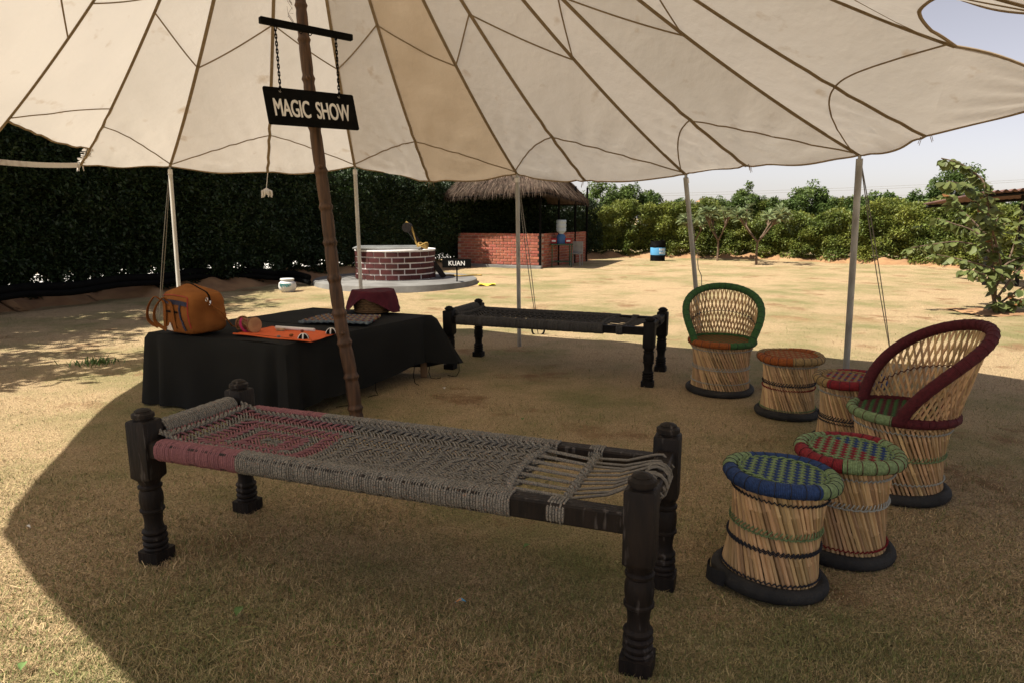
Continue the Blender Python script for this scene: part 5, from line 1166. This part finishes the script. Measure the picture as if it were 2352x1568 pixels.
for P, d0, d1 in br:
    n = len(P); pts = [sp(x, y, d0+(d1-d0)*i/(n-1)) for i, (x, y) in enumerate(P)]; fine = []
    for i in range(n-1):
        for q in range(6):
            a, b0, b1, c = pts[max(i-1, 0)], pts[i], pts[i+1], pts[min(i+2, n-1)]; f_ = q/6; fine.append(.5*((2*b0)+(b1-a)*f_+(2*a-5*b0+4*b1-c)*f_*f_+(3*b0-a-3*b1+c)*f_**3))
    fine.append(pts[-1]); m_ = len(fine); big = P[0][0] in (1262,) and n > 5
    b = MB(); b.tube(fine, [(.026 if big else .015)*(1-.8*i/m_)+.003 for i in range(m_)], 6); b.obj('branch', mt['bark'], shr)
    for i in range(3 if n > 3 else 1, m_):
        for k in range(3 if i > m_*.2 else 1): LP.append((fine[i]+Vector((R.uniform(-.03, .03), R.uniform(-.05, .05), R.uniform(-.02, .02))), (fine[i]-fine[i-1]).normalized(), i/m_))
lfm = {}
def leaf_mesh(m, seed):
    q = random.Random(seed); b = MB(); O = [(0, 0), (.10, .22), (.36, .40), (.55, .40), (.80, .22), (1.0, .0)]; V = []
    for x, y in O: V.append((x, 0, -.16*x*x+.02*math.sin(x*9)))
    for sg_ in (1, -1):
        for x, y in O[1:-1]: V.append((x, sg_*y, -.16*x*x+.12*abs(y)+q.uniform(-.03, .03)))
    f = []
    for s, o in ((1, 6), (-1, 10)):
        f += [(0, 1, o), (1, 2, o+1, o), (2, 3, o+2, o+1), (3, 4, o+3, o+2), (4, 5, o+3)] if s < 0 else [(0, o, 1), (1, o, o+1, 2), (2, o+1, o+2, 3), (3, o+2, o+3, 4), (4, o+3, 5)]
    return b.add(V, f).mesh('leaf', m, True, None)
LM = [leaf_mesh(mt['leaf_mul'], k) for k in range(4)]; LD = leaf_mesh(mt['leaf_dry'], 9)
def leafM(p, d, r):
    out = Vector((r.uniform(-1, 1), r.uniform(-1, 1), r.uniform(-.5, .25))); dd = (d*.35+out+Vector((0, 0, -.45))).normalized(); up = Vector((r.uniform(-.6, .6), r.uniform(-.6, .6), 1)); s = up.cross(dd).normalized(); n_ = dd.cross(s); L = r.uniform(.085, .16)
    return basis(p+dd*.03, dd*L, s*L*.95, n_*L)
R.shuffle(LP)
for k, (p, d, q) in enumerate(LP[:300]):
    me = LD if (R.random() < .05) else R.choice(LM); link('leaf', me, shr, M=leafM(p, d, R))
b = MB()
for p, d, q in LP[300:]:
    M = leafM(p, d, R); me = LM[0]; b.add([M @ v.co for v in me.vertices], [tuple(f.vertices) for f in me.polygons])
tag(b.obj('foliage', mt['leaf_mul'], shr, ang=None), kind='stuff')
b = MB(); b.grid(lambda u, v: pbase+Vector(((u-.5)*1.1, (v-.5)*.9, .035*max(0, 1-((u-.5)**2+(v-.5)**2)*5)+.01*math.sin(u*17+v*11)-.006)), 16, 12); tag(b.obj('earth_patch', mt['soil'], ang=None), 'bare soil around the shrub', kind='structure')

# ================================================================== LITTER ON THE GRASS
def fallen(px, py, L, m, label, nm='fallen_leaf', cat_='leaf'):
    b = MB(); a = R.uniform(0, 6.28); d = Vector((math.cos(a), math.sin(a), 0)); s = Vector((-d.y, d.x, 0)); p = g(px, py)+Vector((0, 0, .026))
    b.grid(lambda u, v: p+d*(u-.5)*L+s*((v-.5)*L*.5*math.sin(PI*min(.97, max(.03, u))))+Vector((0, 0, .010*math.sin(u*3)+.25*L*abs(v-.5)*.6)), 8, 4); o = b.obj(nm, m, ang=None); tag(o, label, cat_, 'litter on the grass')
mt['greenleaf'] = mat('fallen_green', (.12, .19, .06), (.08, .14, .04), 20); mt['feather'] = mat('feather', (.6, .58, .54), rough=.9); mt['wrap'] = mat('wrapper', (.10, .35, .55), (.55, .25, .08), 60, lo=.48, hi=.52)
fallen(55, 1548, .05, mt['greenleaf'], 'green leaf on sunlit grass in the bottom left corner'); fallen(1210, 1268, .045, mt['greenleaf'], 'small green leaf on the grass under the near cot'); fallen(550, 1420, .06, mt['greenleaf'], 'narrow green leaf in shade at the lower left')
fallen(1200, 971, .05, mt['greenleaf'], 'small green leaf on the grass between the two cots'); fallen(1020, 899, .05, mt['feather'], 'white feather on the grass below the table hem', 'feather', 'feather'); fallen(1058, 1398, .04, mt['wrap'], 'tiny blue and orange wrapper on the shaded grass', 'wrapper', 'wrapper'); fallen(66, 1223, .03, mt['feather'], 'white scrap at the tip of the canopy shadow', 'paper_scrap', 'paper')
b = MB(); p = g(228, 834)
for k in range(90):
    a = R.uniform(0, 6.28); q = p+Vector((R.gauss(0, .10), R.gauss(0, .08), 0)); L = R.uniform(.03, .07); e = q+Vector((math.cos(a)*L*.6, math.sin(a)*L*.6, L)); s_ = Vector((-math.sin(a), math.cos(a), 0))*.005
    b.add([q-s_, q+s_, q.lerp(e, .6)+s_*1.4, e, q.lerp(e, .6)-s_*1.4], [(0, 1, 2, 3, 4)])
tag(b.obj('weed_tuft', mt['greenleaf'], smooth=False), 'tuft of fresh green weeds left of the table', 'weeds', kind='stuff')
